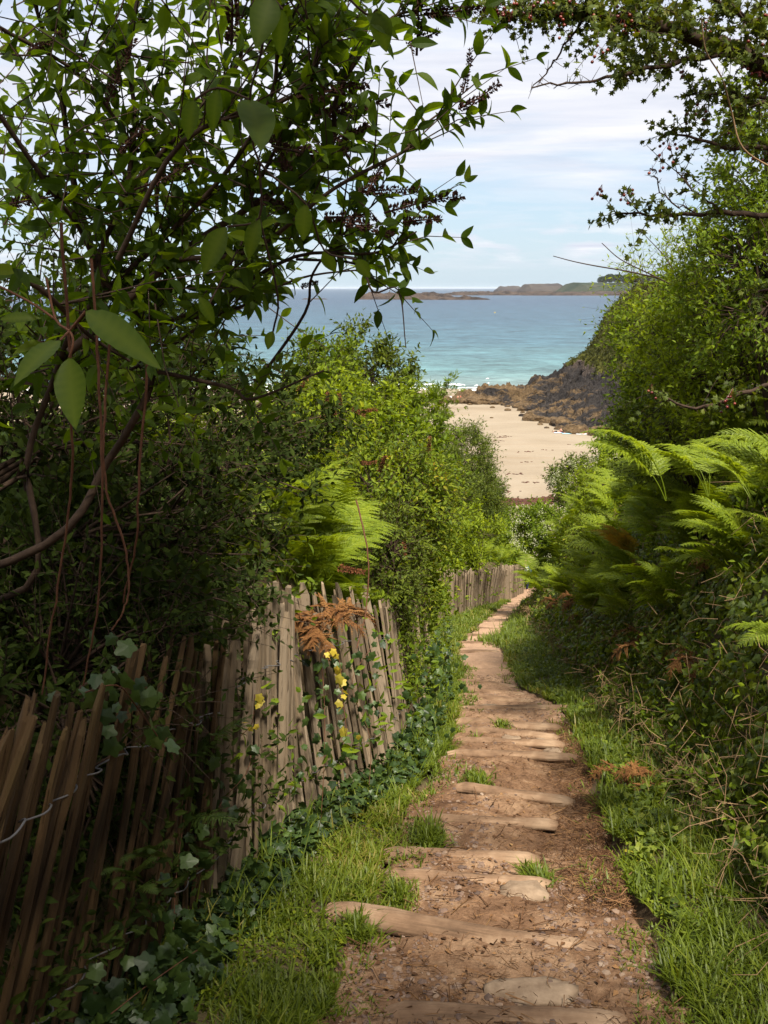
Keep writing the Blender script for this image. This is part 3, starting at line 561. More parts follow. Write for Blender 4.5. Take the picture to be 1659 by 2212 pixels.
for P in ([(100, 600, 1.3), (120, 690, 1.28), (150, 715, 1.26), (158, 740, 1.25), (150, 772, 1.25)], [(150, 715, 1.26), (185, 672, 1.25)], [(150, 715, 1.26), (130, 735, 1.25)], [(120, 690, 1.28), (60, 650, 1.3), (-40, 600, 1.3)]):
    Q = smooth_poly(pts(P), 3)-o0; V, F = tube(Q, .0016, 5); g.add(V, F)
g.obj('stem', M['barkr'], cl0, True)
bl = thing('overhanging_twig', 'twig of broad dark leaves hanging close at the top left of the sky gap', 'twig', pt(560, -60, 1.8)); o0 = np.array(bl.location); g = Geo(); g2 = Geo()
for a, b, wd in [((585, -10, 1.8), (555, 90, 1.75), .5), ((610, 20, 1.8), (600, 118, 1.8), .42), ((540, 215, 1.9), (570, 300, 1.8), .5), ((470, 190, 1.9), (455, 280, 1.9), .45), ((660, 440, 2.), (652, 520, 2.), .5), ((560, 470, 2.), (530, 560, 2.), .42), ((490, 490, 2.), (430, 590, 2.), .5), ((700, 540, 2.1), (722, 590, 2.1), .6), ((815, 20, 1.9), (835, 110, 1.9), .55), ((790, 30, 1.9), (860, 75, 1.9), .4), ((420, 215, 1.9), (400, 300, 1.9), .5), ((770, 560, 2.), (800, 600, 2.), .6), ((590, 715, 2.2), (575, 755, 2.2), .6)]:
    g = Geo(); oneleaf(g, pt(*a)-o0, pt(*b)-o0, wd, (rg.normal(0, .3), -1, .3), 8); g.obj('leaf', M['near'], bl, True)
for P in ([(560, -60, 1.8), (585, -10, 1.8), (560, 130, 1.85), (540, 215, 1.9), (560, 350, 1.95), (660, 440, 2.), (700, 540, 2.1), (770, 560, 2.)], [(540, 215, 1.9), (470, 190, 1.9), (420, 215, 1.9)], [(560, 350, 1.95), (560, 470, 2.), (490, 490, 2.)], [(585, -10, 1.8), (700, -40, 1.85), (790, 30, 1.9), (815, 20, 1.9)], [(560, 470, 2.), (600, 640, 2.1), (590, 715, 2.2)], [(585, -10, 1.8), (610, 20, 1.8)]):
    V, F = tube(smooth_poly(pts(P), 4)-o0, .0022, 5); g2.add(V, F)
g2.obj('stem', M['bark'], bl, True)
# hanging vines at left
for vx0, P, lb in ((0, [(130, 480, 2.1), (150, 760, 2.1), (155, 950, 2.15), (150, 1100, 2.2), (120, 1300, 2.25), (92, 1500, 2.3)], 'tan vine hanging straight down at far left in front of the dark thicket'), (1, [(200, 560, 2.3), (215, 850, 2.3), (220, 1100, 2.3), (212, 1300, 2.35), (180, 1480, 2.4)], 'thin tan vine hanging beside the thicker one at left'), (2, [(240, 700, 2.4), (226, 900, 2.4), (230, 1060, 2.4), (270, 1180, 2.4), (278, 1260, 2.4), (270, 1310, 2.4), (245, 1360, 2.4)], 'short curling vine hanging in the dark thicket'), (3, [(320, 750, 2.4), (300, 1060, 2.4), (290, 1200, 2.45), (265, 1300, 2.5)], 'faint slanting vine right of the short curling one'), (4, [(770, 1080, 6.), (795, 1200, 5.8), (790, 1320, 5.7), (770, 1400, 5.6)], 'pale bramble runner trailing over ferns behind the fence')):
    Q = pts(P); o0 = Q[0]; Q = smooth_poly(Q, 6); Q += rv(len(Q), .0015); V, F = tube(Q-o0, np.linspace(.0034, .0022, len(Q))*(1 if vx0 < 4 else 1.5), 6); g = Geo(); g.add(V, F); g.obj('hanging_vine', M['barkr'], None, True, o0, label=lb, cat='vine')
# --- thicket behind fence at left
thk = [('dark dense shrub behind the leaning pales at far left', (-1.9, 3.6), (60, 1150, 3.9), (.75, .6, .9), 170, 'oval', .05), ('shadowed shrub in the dark corner above the near fence', (-1.6, 4.3), (250, 1230, 4.4), (.7, .6, .85), 150, 'oval', .045), ('dark tangled shrub left of the bright ferns', (-1.9, 5.2), (330, 1000, 5.4), (.8, .7, .9), 150, 'bud', .06), ('tall dark shrub at the left edge behind the butterfly bush', (-2.8, 5), (40, 930, 5.2), (.9, .9, .9), 130, 'oval', .055), ('low black-green shrub hugging the back of the near pales', (-1.35, 3.2), (170, 1560, 3.25), (.35, .45, .55), 110, 'mid', .04), ('leafy shrub hugging the back of the middle pales', (-1.3, 4.6), (330, 1380, 4.5), (.35, .4, .4), 60, 'mid', .042),
       ('broad dim shrub between left thicket and sea', (-2.4, 7), (420, 930, 7.2), (.9, .8, .6), 90, 'bud', .07)]
for lb, (bx, by), cc, rr, ncl, T, sz in thk:
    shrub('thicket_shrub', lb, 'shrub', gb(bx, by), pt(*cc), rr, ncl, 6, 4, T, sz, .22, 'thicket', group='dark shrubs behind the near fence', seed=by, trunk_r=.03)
# --- mid-distance shrubs at left
def mid_shrub(name, lb, V3, rr, ncl, ntw, T, sz, tl, mat, npair=4, bark='bark', cat='shrub', dx=0., **k):
    c = pt(*V3); b = gb(c[0]+dx, c[1]); return shrub(name, lb, cat, b, c, rr, ncl, ntw, npair, T, sz, tl, mat, bark, **k)
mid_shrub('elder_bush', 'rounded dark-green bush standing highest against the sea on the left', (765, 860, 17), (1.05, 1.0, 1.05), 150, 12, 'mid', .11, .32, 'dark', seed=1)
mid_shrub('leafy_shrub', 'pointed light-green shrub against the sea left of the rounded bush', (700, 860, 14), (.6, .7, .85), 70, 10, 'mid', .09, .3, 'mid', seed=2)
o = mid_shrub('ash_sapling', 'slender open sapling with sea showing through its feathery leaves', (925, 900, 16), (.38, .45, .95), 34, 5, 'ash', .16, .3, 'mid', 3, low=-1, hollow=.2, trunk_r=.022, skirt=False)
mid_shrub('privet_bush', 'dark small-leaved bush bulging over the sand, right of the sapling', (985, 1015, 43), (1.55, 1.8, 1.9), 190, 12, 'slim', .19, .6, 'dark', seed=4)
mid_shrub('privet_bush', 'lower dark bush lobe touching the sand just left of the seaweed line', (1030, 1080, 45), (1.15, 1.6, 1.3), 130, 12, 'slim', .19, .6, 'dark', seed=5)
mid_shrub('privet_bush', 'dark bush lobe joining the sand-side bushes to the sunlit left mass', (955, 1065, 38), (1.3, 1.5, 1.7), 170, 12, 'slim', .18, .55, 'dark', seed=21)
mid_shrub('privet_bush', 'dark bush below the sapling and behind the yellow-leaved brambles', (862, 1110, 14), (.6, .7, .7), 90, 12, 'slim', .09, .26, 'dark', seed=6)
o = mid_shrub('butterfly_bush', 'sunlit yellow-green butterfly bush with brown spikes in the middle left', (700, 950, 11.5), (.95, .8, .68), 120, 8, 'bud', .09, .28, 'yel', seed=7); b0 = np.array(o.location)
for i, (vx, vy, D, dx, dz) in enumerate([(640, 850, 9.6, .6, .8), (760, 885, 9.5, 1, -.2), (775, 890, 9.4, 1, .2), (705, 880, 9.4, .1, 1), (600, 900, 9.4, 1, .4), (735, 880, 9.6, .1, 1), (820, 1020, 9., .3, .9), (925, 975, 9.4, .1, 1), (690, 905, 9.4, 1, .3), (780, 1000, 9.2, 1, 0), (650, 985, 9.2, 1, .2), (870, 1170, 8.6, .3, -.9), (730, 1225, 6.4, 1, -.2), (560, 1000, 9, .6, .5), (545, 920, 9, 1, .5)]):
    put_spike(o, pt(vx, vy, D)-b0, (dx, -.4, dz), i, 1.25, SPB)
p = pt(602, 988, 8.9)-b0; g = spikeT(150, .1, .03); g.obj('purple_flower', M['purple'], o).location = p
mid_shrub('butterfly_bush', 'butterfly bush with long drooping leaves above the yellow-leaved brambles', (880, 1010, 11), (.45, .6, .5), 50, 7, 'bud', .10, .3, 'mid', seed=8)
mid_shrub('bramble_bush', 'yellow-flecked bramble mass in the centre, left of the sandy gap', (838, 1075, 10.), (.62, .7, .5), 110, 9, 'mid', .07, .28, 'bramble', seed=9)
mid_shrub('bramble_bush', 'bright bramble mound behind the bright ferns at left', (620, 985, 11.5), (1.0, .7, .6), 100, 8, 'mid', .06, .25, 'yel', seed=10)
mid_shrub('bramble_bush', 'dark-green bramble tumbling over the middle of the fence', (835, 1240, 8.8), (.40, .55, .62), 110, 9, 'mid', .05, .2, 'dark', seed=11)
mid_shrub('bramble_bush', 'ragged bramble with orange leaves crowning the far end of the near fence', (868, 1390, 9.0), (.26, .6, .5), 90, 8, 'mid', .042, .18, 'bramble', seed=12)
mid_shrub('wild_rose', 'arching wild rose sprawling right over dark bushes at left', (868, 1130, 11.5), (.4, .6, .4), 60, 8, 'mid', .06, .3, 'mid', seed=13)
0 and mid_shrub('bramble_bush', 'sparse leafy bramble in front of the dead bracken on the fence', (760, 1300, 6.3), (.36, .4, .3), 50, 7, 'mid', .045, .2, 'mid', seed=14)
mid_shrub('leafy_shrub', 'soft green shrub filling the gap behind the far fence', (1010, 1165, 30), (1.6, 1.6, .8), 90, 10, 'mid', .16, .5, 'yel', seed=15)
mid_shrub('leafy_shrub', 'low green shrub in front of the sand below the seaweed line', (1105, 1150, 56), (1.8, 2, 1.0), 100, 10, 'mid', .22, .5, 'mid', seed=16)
mid_shrub('leafy_shrub', 'distant green shrub between the far fence and the lower sand', (1000, 1160, 48), (2.6, 3, 1.1), 120, 10, 'mid', .24, .6, 'mid', seed=17)
# --- right side
R_ = [('leafy_shrub', 'arching pale-green shrub overhanging the sea at the right', (1435, 800, 12), (.58, .8, .95), 120, 8, 'mid', .085, .32, 'mid'), ('leafy_shrub', 'broad bright shrub in the middle of the right bank', (1560, 800, 10), (.85, .9, 1.0), 190, 9, 'mid', .07, .28, 'yel'), ('leafy_shrub', 'shrub with drooping leaves above the dark cliff at right', (1425, 950, 14), (.45, .8, .6), 80, 8, 'mid', .10, .3, 'mid'),
      ('elder_bush', 'dense bush against the right edge below the hawthorn', (1640, 620, 9), (.6, .9, .8), 130, 8, 'mid', .07, .26, 'mid'), ('climber_clad_tree', 'tall ivy-clad tree rising along the upper right edge', (1665, 400, 9.5), (.5, .8, 1.2), 150, 8, 'oval', .06, .25, 'mid'), ('leafy_shrub', 'dark-green shrub just left of the big fern fronds', (1480, 950, 11), (.62, .8, .5), 90, 8, 'mid', .065, .24, 'dark'),
      ('leafy_shrub', 'sparse yellowish shrub sprays against the sky at right', (1480, 640, 13), (.9, .8, .62), 70, 6, 'slim', .09, .45, 'yel'), ('leafy_shrub', 'cream-flowered climber mound where the right bank meets the sand', (1390, 990, 24), (1.1, 1.6, .8), 110, 10, 'mid', .12, .3, 'mid'), ('leafy_shrub', 'small dark bush on the sand edge left of the cream-flowered mound', (1265, 1045, 30), (1.0, 1.5, .75), 90, 10, 'slim', .17, .32, 'dark'),
      ('leafy_shrub', 'cream-flecked hedge top over the bend of the path', (1190, 1160, 27), (1.1, 2., .75), 120, 10, 'mid', .13, .3, 'mid'), ('leafy_shrub', 'hedge shrub overhanging the far bend with the walker', (1205, 1230, 31), (.9, 2.5, .9), 120, 10, 'mid', .12, .3, 'yel'), ('bramble_bush', 'rough bramble shrub halfway along the top of the right bank', (1290, 1190, 17), (.7, 1.2, .5), 90, 9, 'mid', .07, .25, 'bramble'), ('leafy_shrub','light-green shrub behind the small dark bush on the right bank',(1330,1060,22),(.9,1.3,.6),90,9,'mid',.10,.3,'yel')]
for i, (nm, lb, V3, rr, ncl, ntw, T, sz, tl, mt) in enumerate(R_):
    o = mid_shrub(nm, lb, V3, rr, ncl, ntw, T, sz, tl, mt, seed=30+i, skirt=False, dx=.3 if nm != 'climber_clad_tree' else .5)
    if 'cream' in lb:
        c = pt(*V3)-np.array(o.location); u = nrm(rv(60)); u[:, 2] = np.abs(u[:, 2]); u[:, 1] -= .3; Pc = c+u*np.array(rr)*1.05
        Pc = np.repeat(Pc, 26, 0)+rv(60*26, .06); g = Geo(); g.inst(kite, Pc, frames(rv(len(Pc)), rv(len(Pc))), .035); g.obj('blossom', M['cream'], o)
# bare whips against the sky at right
g = Geo(); o0 = pt(1420, 600, 11)
for P in ([(1195, 553, 11), (1240, 565, 11), (1290, 575, 11), (1350, 585, 11), (1420, 600, 11)], [(1300, 525, 11), (1340, 560, 11), (1400, 590, 11), (1420, 600, 11)], [(1395, 510, 11), (1440, 560, 11), (1470, 620, 11), (1420, 600, 11)]):
    Q = smooth_poly(pts(P), 5)+0; V, F = tube(Q-o0, np.linspace(.004, .009, len(Q)), 5); g.add(V, F)
g.obj('bare_twig', M['bark'], None, True, o0, label='long bare twig reaching left over the sea from the right bushes', cat='twig')
# --- hawthorn overhanging from the right, with an added unseen shade crown
H0 = gb(2.7, 3.6); haw = thing('hawthorn_tree', 'hawthorn branches with dark red berries overhanging from the upper right', 'tree', H0); gw, gl = Geo(), Geo()
HB = [([None, (2100, 700, 3.6), (1950, 330, 3.6), (1760, 190, 3.5), (1659, 150, 3.5), (1590, 110, 3.5), (1500, 82, 3.45), (1400, 48, 3.4), (1340, 36, 3.4), (1270, 34, 3.4), (1180, 25, 3.4), (1090, 45, 3.4)], .05, .003, 1), ([(1590, 110, 3.5), (1480, 130, 3.4), (1380, 150, 3.35), (1320, 165, 3.3), (1240, 182, 3.3), (1150, 184, 3.3)], .009, .0022, .35),
      ([(1270, 34, 3.4), (1225, 90, 3.4), (1190, 140, 3.4), (1152, 182, 3.4)], .004, .0018, 0), ([(1900, 420, 3.7), (1700, 330, 3.6), (1560, 318, 3.5), (1440, 285, 3.5)], .012, .003, .6), ([(1900, 480, 3.8), (1700, 470, 3.7), (1560, 460, 3.6), (1450, 465, 3.5), (1335, 460, 3.5)], .014, .003, .5),
      ([(1659, 215, 3.5), (1580, 200, 3.5), (1540, 205, 3.5), (1485, 202, 3.5)], .006, .002, .5), ([(1560, 460, 3.6), (1520, 430, 3.5), (1460, 370, 3.5)], .004, .002, .3), ([(1500, 455, 3.5), (1440, 430, 3.5), (1415, 380, 3.5), (1412, 362, 3.5)], .003, .0015, 0), ([(1760, 190, 3.5), (1640, 60, 3.4), (1560, 10, 3.3), (1480, -60, 3.3)], .012, .005, 1), ([(1750, 800, 3.9), (1600, 850, 3.8), (1500, 880, 3.8), (1410, 850, 3.8)], .01, .003, .5), ([(1640, 60, 3.4), (1700, 0, 3.3)], .008, .004, 1), ([(1700,250,3.5),(1640,220,3.4),(1590,260,3.4)],.006,.002,.5), ([(1900, 560, 4), (1720, 600, 3.9), (1620, 640, 3.8)], .01, .003, 1)]
bcl = []
for P, a, b, lf in HB:
    Q = np.array([H0+np.array([0, 0, -.2]) if p is None else pt(*p) for p in P]); Q = smooth_poly(Q, 5); Q += rv(len(Q), .004); V, F = tube(Q-H0, np.linspace(a, b, len(Q)), 7); gw.add(V, F); T = nrm(np.gradient(Q, axis=0))
    ii = np.arange(len(Q)) if P[0] is not None else np.arange(15, len(Q)); nt_ = int(len(ii)*2.); j = ii[rg.integers(0, len(ii), nt_)]; gap = rg.random(nt_)
    sticks(gw, Q[j]-H0, Q[j]-H0+nrm(rv(nt_))*rg.uniform(.01, .05, (nt_, 1)), .0014, .0006, 3)     # thorns and spurs
    if lf > 0:
        nt_ = int(len(ii)*2.5*lf); j = ii[rg.integers(0, len(ii), nt_)]; S = Q[j]; d = nrm(rv(nt_, .7)+T[j]*.4+np.array([-.15, 0, -.05])); k = proj(S)[0] > (1330 if lf == .35 else 1090); S, d = S[k], d[k]
        twigs(gl, gw, S-H0, d, rg.uniform(.05, .15, len(S)), 5, 'haw', .032, True, .0012, jit=.6); bcl += list((S+d*.08)[rg.random(len(S)) < .16])
for vx, vy in ((1060, 5), (1090, 40), (1110, 15), (1140, 45), (1180, 10), (1200, 45), (1215, 55), (1150, 20), (1240, 20), (1350, 40), (1620, 60), (1640, 50), (1445, 330), (1430, 350)): bcl.append(pt(vx, vy, 3.35))
S = np.array([pt(q, w_, 3.38) for q, w_ in zip(rg.uniform(1050, 1300, 55), rg.uniform(0, 60, 55))]); twigs(gl, gw, S-H0, nrm(rv(len(S))), rg.uniform(.04, .1, len(S)), 4, 'haw', .028, True, .001, jit=.6)
S = np.array([pt(q, w_, e) for q, w_, e in zip(rg.uniform(1290, 1700, 230), rg.uniform(-40, 130, 230), rg.uniform(3.1, 3.7, 230))]); k = fbm(S[:, 0]*6, S[:, 2]*6, 3, 2) > .56; S = S[k]; twigs(gl, gw, S-H0, nrm(rv(len(S))), rg.uniform(.06, .14, len(S)), 5, 'haw', .032, True, .001, jit=.6)
ST = np.array([2.2, 1.2, 1.2])-H0
crown(gl, gw, np.array([-.1, .25, 2.55])-H0, (2.3, 1.75, .6), 150, 6, 3, 'haw', .10, .4, ST, .004, trunk_r=.05, hollow=.1)  # unseen crown added overhead to cast shade on the near left
V, F = tube(np.array([H0*0+(0, 0, -.2), ST*.5+(.2, 0, 0), ST]), [.07, .06, .05], 7); gw.add(V, F)  # limb carrying the added shade crown
gl.obj('foliage', M['haw'], haw); gw.obj('branches', M['bark'], haw, True)
for p in bcl[:70]:
    g = Geo(); n = rg.integers(3, 8); q = rv(n, .014); g.inst(I1, q, np.repeat(np.eye(3)[None], n, 0), .0058); sticks(g, q, q*0+np.array([0, 0, .03]), .0006, .0006, 3); g.obj('berry_cluster', M['berry'], haw, True, p-H0)
Q = smooth_poly(pts([(1515, 40, 3.2), (1525, 110, 3.2), (1560, 170, 3.25), (1580, 240, 3.3), (1605, 320, 3.3), (1680, 370, 3.3)]), 5); g = Geo(); V, F = tube(Q-Q[0], np.linspace(.002, .0032, len(Q)), 6); g.add(V, F); g.obj('climbing_vine', M['barkt'], None, True, Q[0], label='bare tan climber stem looping down in front of the hawthorn', cat='vine')
# ---------------------------------------------------------------- bracken
def frondV(hi=True, seed=0, dead=False):
    g = Geo(); npn = 19 if hi else 13; ns = 8 if hi else 5; L_ = 1.; s = np.linspace(0, 1, 24); th = R(10)+s**1.3*R(70+seed*9); step = L_/23
    if dead: th = R(10)+s*R(165)
    cy = np.cumsum(np.sin(th))*step; cz = np.cumsum(np.cos(th))*step; side = (seed % 3-1)*.05
    C = np.stack([side*s*s, cy, cz], 1); V, F = tube(C, np.linspace(.006, .0015, 24), 4); g.add(V, F, .3)
    for i in range(npn):
        q = .32+.68*(i/(npn))**.92; k = q*23; k0 = min(int(k), 22); f = k-k0; c = C[k0]*(1-f)+C[k0+1]*f; tn = nrm((C[min(k0+1, 23)]-C[k0])[None])[0]; nr = np.cross(np.array([1., 0, 0]), tn)
        pl_ = .30*math.sin(min(1, (i+1.6)/4)*math.pi/2)*(1-(i/npn)**1.25)+.015
        for sg in (-1, 1):
            j = rg.normal(0, .06, 3); d = nrm((np.array([sg, 0, 0])+tn*(.35+.4*i/npn)+nr*.08+j)[None])[0]
            if dead: d = nrm((d+rv(1, .4)[0])[None])[0]
            u = np.linspace(0, 1, ns+1); cur = c+d*u[:, None]*pl_-np.array([0, 0, 1.])*(u**2)[:, None]*pl_*.22; w2 = np.cross(d, nr)
            nsub = ns*2; uu_ = (np.arange(nsub)+.3)/nsub; p_ = c+d*uu_[:, None]*pl_-np.array([0, 0, 1.])*(uu_**2)[:, None]*pl_*.22; sl = pl_*(.15 if hi else .2)*(1-uu_**1.3)+.004
            dirs = []; po = []; sz = []
            for e in (-1, 1): dirs.append(nrm(w2[None]*e+d*.55+rv(nsub, .08))); po.append(p_); sz.append(sl)
            dirs = np.concatenate(dirs); po = np.concatenate(po); sz = np.concatenate(sz); wd = pl_/nsub*1.35/.56
            g.inst(kite, po, frames(dirs, np.repeat(nr[None], len(po), 0)+rv(len(po), .12)), np.stack([np.full(len(po), wd), sz, sz], 1), rg.random(len(po))*.5+rg.random()*.5)
    return g
FH = [frondV(True, i) for i in range(4)]; FL = [frondV(False, i) for i in range(3)]; FD = [frondV(False, i, True) for i in range(2)]
FM = {('hi', 'fern'): [g.mesh('frond', M['fern']) for g in FH], ('hi', 'fernd'): [g.mesh('frond', M['fernd']) for g in FH], ('lo', 'fern'): [g.mesh('frond', M['fern']) for g in FL], ('lo', 'dead'): [g.mesh('frond', M['dead']) for g in FD], ('lo', 'yelfern'): [FL[1].mesh('frond', M['yelfern'])]}
def fern(p, key, label, group, n=5, size=.9, face=None, tilt=0., name='bracken_fern'):
    o = thing(name, label, 'fern', p, group); lib = FM[key]
    for i in range(n):
        f = link('frond', lib[rg.integers(len(lib))], o); a = (i/n*6.28+rg.normal(0, .4)) if face is None else face+rg.normal(0, .75)
        f.rotation_euler = (rg.normal(tilt, .15), rg.normal(0, .15), a); sc_ = size*rg.uniform(.7, 1.2); f.scale = (sc_,)*3
    return o
FR_LAB = 'green bracken on the '
for i in range(95):
    y = rg.uniform(5.4, 9.9); e = rg.uniform(.3 if y > 7.2 else .55, 2.8); fern(gb(fX(y)-e, y), ('hi', 'fern'), 'bright green bracken among the patch behind the middle of the fence', 'bracken behind the middle fence', 5, rg.uniform(.8, 1.15))
for i in range(9):
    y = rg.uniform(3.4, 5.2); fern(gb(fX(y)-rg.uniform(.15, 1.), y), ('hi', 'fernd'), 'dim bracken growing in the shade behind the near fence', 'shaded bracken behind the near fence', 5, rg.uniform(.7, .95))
for i in range(50):
    y = rg.uniform(5.2, 10); d = rg.uniform(.6, 2.3); fern(gb(rX(y)+d, y), ('hi', 'fern'), 'large bracken arching out from the top of the near right bank', 'bracken on the near right bank', 5, rg.uniform(.6, .85), 1.9)
for i in range(120):
    y = rg.uniform(9, 29); d = rg.uniform(.35, 2.2); fern(gb(rX(y)+d, y), ('lo' if y > 13 else 'hi', 'fern'), 'light green bracken along the top of the far right bank', 'bracken on the far right bank', 5, rg.uniform(.8, 1.1), 1.9 if rg.random() < .6 else None)
for i in range(70):
    y = rg.uniform(24, 56); d = rg.uniform(.3, 6); fern(gb(fX(y)-d, y), ('lo', 'fern'), 'bright bracken in the distant patch behind the far fence', 'bracken behind the far fence', 5, rg.uniform(1., 1.5))
for i, (vx, vy, D, n, s, f, lb) in enumerate([(690, 1385, 5.7, 15, .45, None, 'rust-brown dead bracken draped over the top of the fence'), (1330, 1700, 0, 6, .3, None, 'crumpled brown bracken lying in the right verge'), (1400, 1720, 0, 5, .28, None, 'second heap of brown bracken in the right verge nearer the ivy')]):
    p = pt(vx, vy, D) if D else hit(vx, vy)+np.array([0, 0, .05]); fern(p, ('lo', 'dead'), lb, None, n, s)
for i in range(9):
    y = rg.uniform(5, 24); d = rg.uniform(.35, .95); p = gb(rX(y)+d, y); fern(p+Gn(np.array([p[0]]), np.array([p[1]]))[0]*.08, ('lo', 'dead'), 'withered brown bracken hanging down the face of the right bank', 'dead bracken on the right bank', 4, rg.uniform(.3, .55), 1.6)
for vx, vy, D, s in ((1370, 1195, 11.5, .55), (1355, 1170, 12.5, .5)): fern(pt(vx, vy+30, D), ('lo', 'yelfern'), 'yellow-orange turning bracken on the right bank' if s > .52 else 'smaller yellow-orange bracken just above the larger one on the right bank', None, 5, s, 1.6)
for vx, vy, D, s, a, lb in ((1150, 1225, 24, .9, 1.6, 'single bright fern sticking out left over the bend by the walker'), (1740, 1080, 4.9, .62, 1.5, 'big fern arching in from the right edge above the ivy'), (1720, 1230, 4.8, .5, 1.6, 'fern drooping leftward at the right edge below the biggest one'), (1630, 1060, 6, .62, 1.6, 'large pale fern in the middle of the right bank top'), (1530, 1040, 7.5, .7, 1.5, 'tall fern with combed fronds left of the edge ferns'), (1730, 1390, 4.6, .42, 1.8, 'lowest fern at the right edge hanging over dark ivy'), (1440, 1050, 8.5, .9, 1.5, 'feathery fern on the bank top beside the cream-flowered climber')):
    fern(pt(vx, vy+40, D), ('hi', 'fern'), lb, None, 5, s, a, -.1)
# small ferns and ivy sprays on the near fence
for vx, vy, D, s, lb in ((440, 1450, 4.3, .4, 'shaded fern poking through pales left of the pale weathered section'), (370, 1340, 4.4, .45, 'shaded fern leaning over the fence gap'), (480, 1540, 4.2, .3, 'little fern between pales beside the weathered section'), (300, 1930, 2.9, .2, 'small fern at the foot of the near fence'), (330, 1880, 3.0, .2, 'tiny fern sprig caught between dark pales'), (540, 1370, 5.2, .35, 'fern tip showing above the weathered pales')):
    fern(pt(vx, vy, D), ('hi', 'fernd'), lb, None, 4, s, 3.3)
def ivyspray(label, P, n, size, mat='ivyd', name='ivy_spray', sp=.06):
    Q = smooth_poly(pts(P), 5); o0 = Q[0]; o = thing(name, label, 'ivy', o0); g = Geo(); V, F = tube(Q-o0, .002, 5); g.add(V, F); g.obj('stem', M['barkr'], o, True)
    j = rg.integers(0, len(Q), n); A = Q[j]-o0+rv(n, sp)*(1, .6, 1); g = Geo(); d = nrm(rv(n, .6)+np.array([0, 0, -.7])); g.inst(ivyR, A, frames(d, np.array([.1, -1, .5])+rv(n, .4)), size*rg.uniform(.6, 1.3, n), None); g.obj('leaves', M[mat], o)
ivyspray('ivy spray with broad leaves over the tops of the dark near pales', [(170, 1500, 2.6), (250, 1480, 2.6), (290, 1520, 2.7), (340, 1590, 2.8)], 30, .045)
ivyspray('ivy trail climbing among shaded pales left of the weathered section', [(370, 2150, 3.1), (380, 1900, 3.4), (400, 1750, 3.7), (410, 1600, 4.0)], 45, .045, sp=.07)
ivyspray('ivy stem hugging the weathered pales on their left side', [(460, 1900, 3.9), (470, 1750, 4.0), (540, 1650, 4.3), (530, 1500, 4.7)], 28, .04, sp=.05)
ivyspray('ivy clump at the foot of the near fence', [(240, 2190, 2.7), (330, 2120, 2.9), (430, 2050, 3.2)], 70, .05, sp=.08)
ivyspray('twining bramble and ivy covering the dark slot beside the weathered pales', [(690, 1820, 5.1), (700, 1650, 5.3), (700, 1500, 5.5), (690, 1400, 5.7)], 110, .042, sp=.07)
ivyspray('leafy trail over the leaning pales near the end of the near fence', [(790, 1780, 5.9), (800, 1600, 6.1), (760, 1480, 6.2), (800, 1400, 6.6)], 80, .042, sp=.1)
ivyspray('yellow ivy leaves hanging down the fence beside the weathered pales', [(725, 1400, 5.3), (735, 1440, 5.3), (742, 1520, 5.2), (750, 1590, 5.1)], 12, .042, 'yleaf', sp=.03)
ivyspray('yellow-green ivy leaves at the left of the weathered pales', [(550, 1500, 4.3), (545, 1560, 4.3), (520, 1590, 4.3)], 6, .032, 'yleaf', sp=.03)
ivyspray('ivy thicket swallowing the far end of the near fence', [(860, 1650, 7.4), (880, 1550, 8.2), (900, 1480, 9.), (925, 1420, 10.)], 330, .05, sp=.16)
# ---------------------------------------------------------------- paling fences
m, t, out = newmat('weathered_wood'); tc = t.nodes.new('ShaderNodeTexCoord'); oi = t.nodes.new('ShaderNodeObjectInfo'); P = tc.outputs['Object']
va = t.nodes.new('ShaderNodeVectorMath'); va.operation = 'ADD'; cx_ = t.nodes.new('ShaderNodeCombineXYZ'); t.links.new(math_node(t, 'MULTIPLY', oi.outputs['Random'], 40.), cx_.inputs[2]); t.links.new(P, va.inputs[0]); t.links.new(cx_.outputs[0], va.inputs[1]); P = va.outputs[0]
n1 = noise(t, mapping(t, P, (70, 70, 5)), 1, 6, .7, .5); n2 = noise(t, mapping(t, P, (20, 20, 2.2)), 1, 4, .6, .5)
c = ramp(t, n1, [(.34, (.018, .012, .008)), (.44, (.12, .098, .075))])
c = mixc(t, ramp(t, n2, [(.42, (0,)*3), (.62, (.6,)*3)]), c, mixc(t, .5, c, (.14, .10, .06), 'MIX'))
c = mixc(t, 1., c, ramp(t, oi.outputs['Random'], [(0, (.75, .68, .58)), (.5, (1.45, 1.36, 1.22)), (1, (2.0, 1.9, 1.75))]), 'MULTIPLY')
t.links.new(principled(t, c, .9, .15, n1, .9, .006), out.inputs[0]); M['pale'] = m
m2 = m.copy(); m2.name = 'shaded_mossy_wood'; nt2 = m2.node_tree
ps = [q for q in nt2.nodes if q.type == 'BSDF_PRINCIPLED'][0]; src = ps.inputs['Base Color'].links[0].from_socket
nm_ = [q for q in nt2.nodes if q.type == 'TEX_COORD'][0]; nn2 = noise(nt2, mapping(nt2, nm_.outputs['Object'], (9, 9, 2)), 1, 3, .5)
nt2.links.new(mixc(nt2, 1., src, ramp(nt2, nn2, [(.35, (.15, .12, .085)), (.5, (.42, .34, .24)), (.7, (.34, .33, .17))]), 'MULTIPLY'), ps.inputs['Base Color']); M['pale_shaded'] = m2  # multiply paints the near corner's shade over the wood, with a mossy tint
M['wire'] = simple('galvanised_wire', (.09, .085, .085), .5, .5)
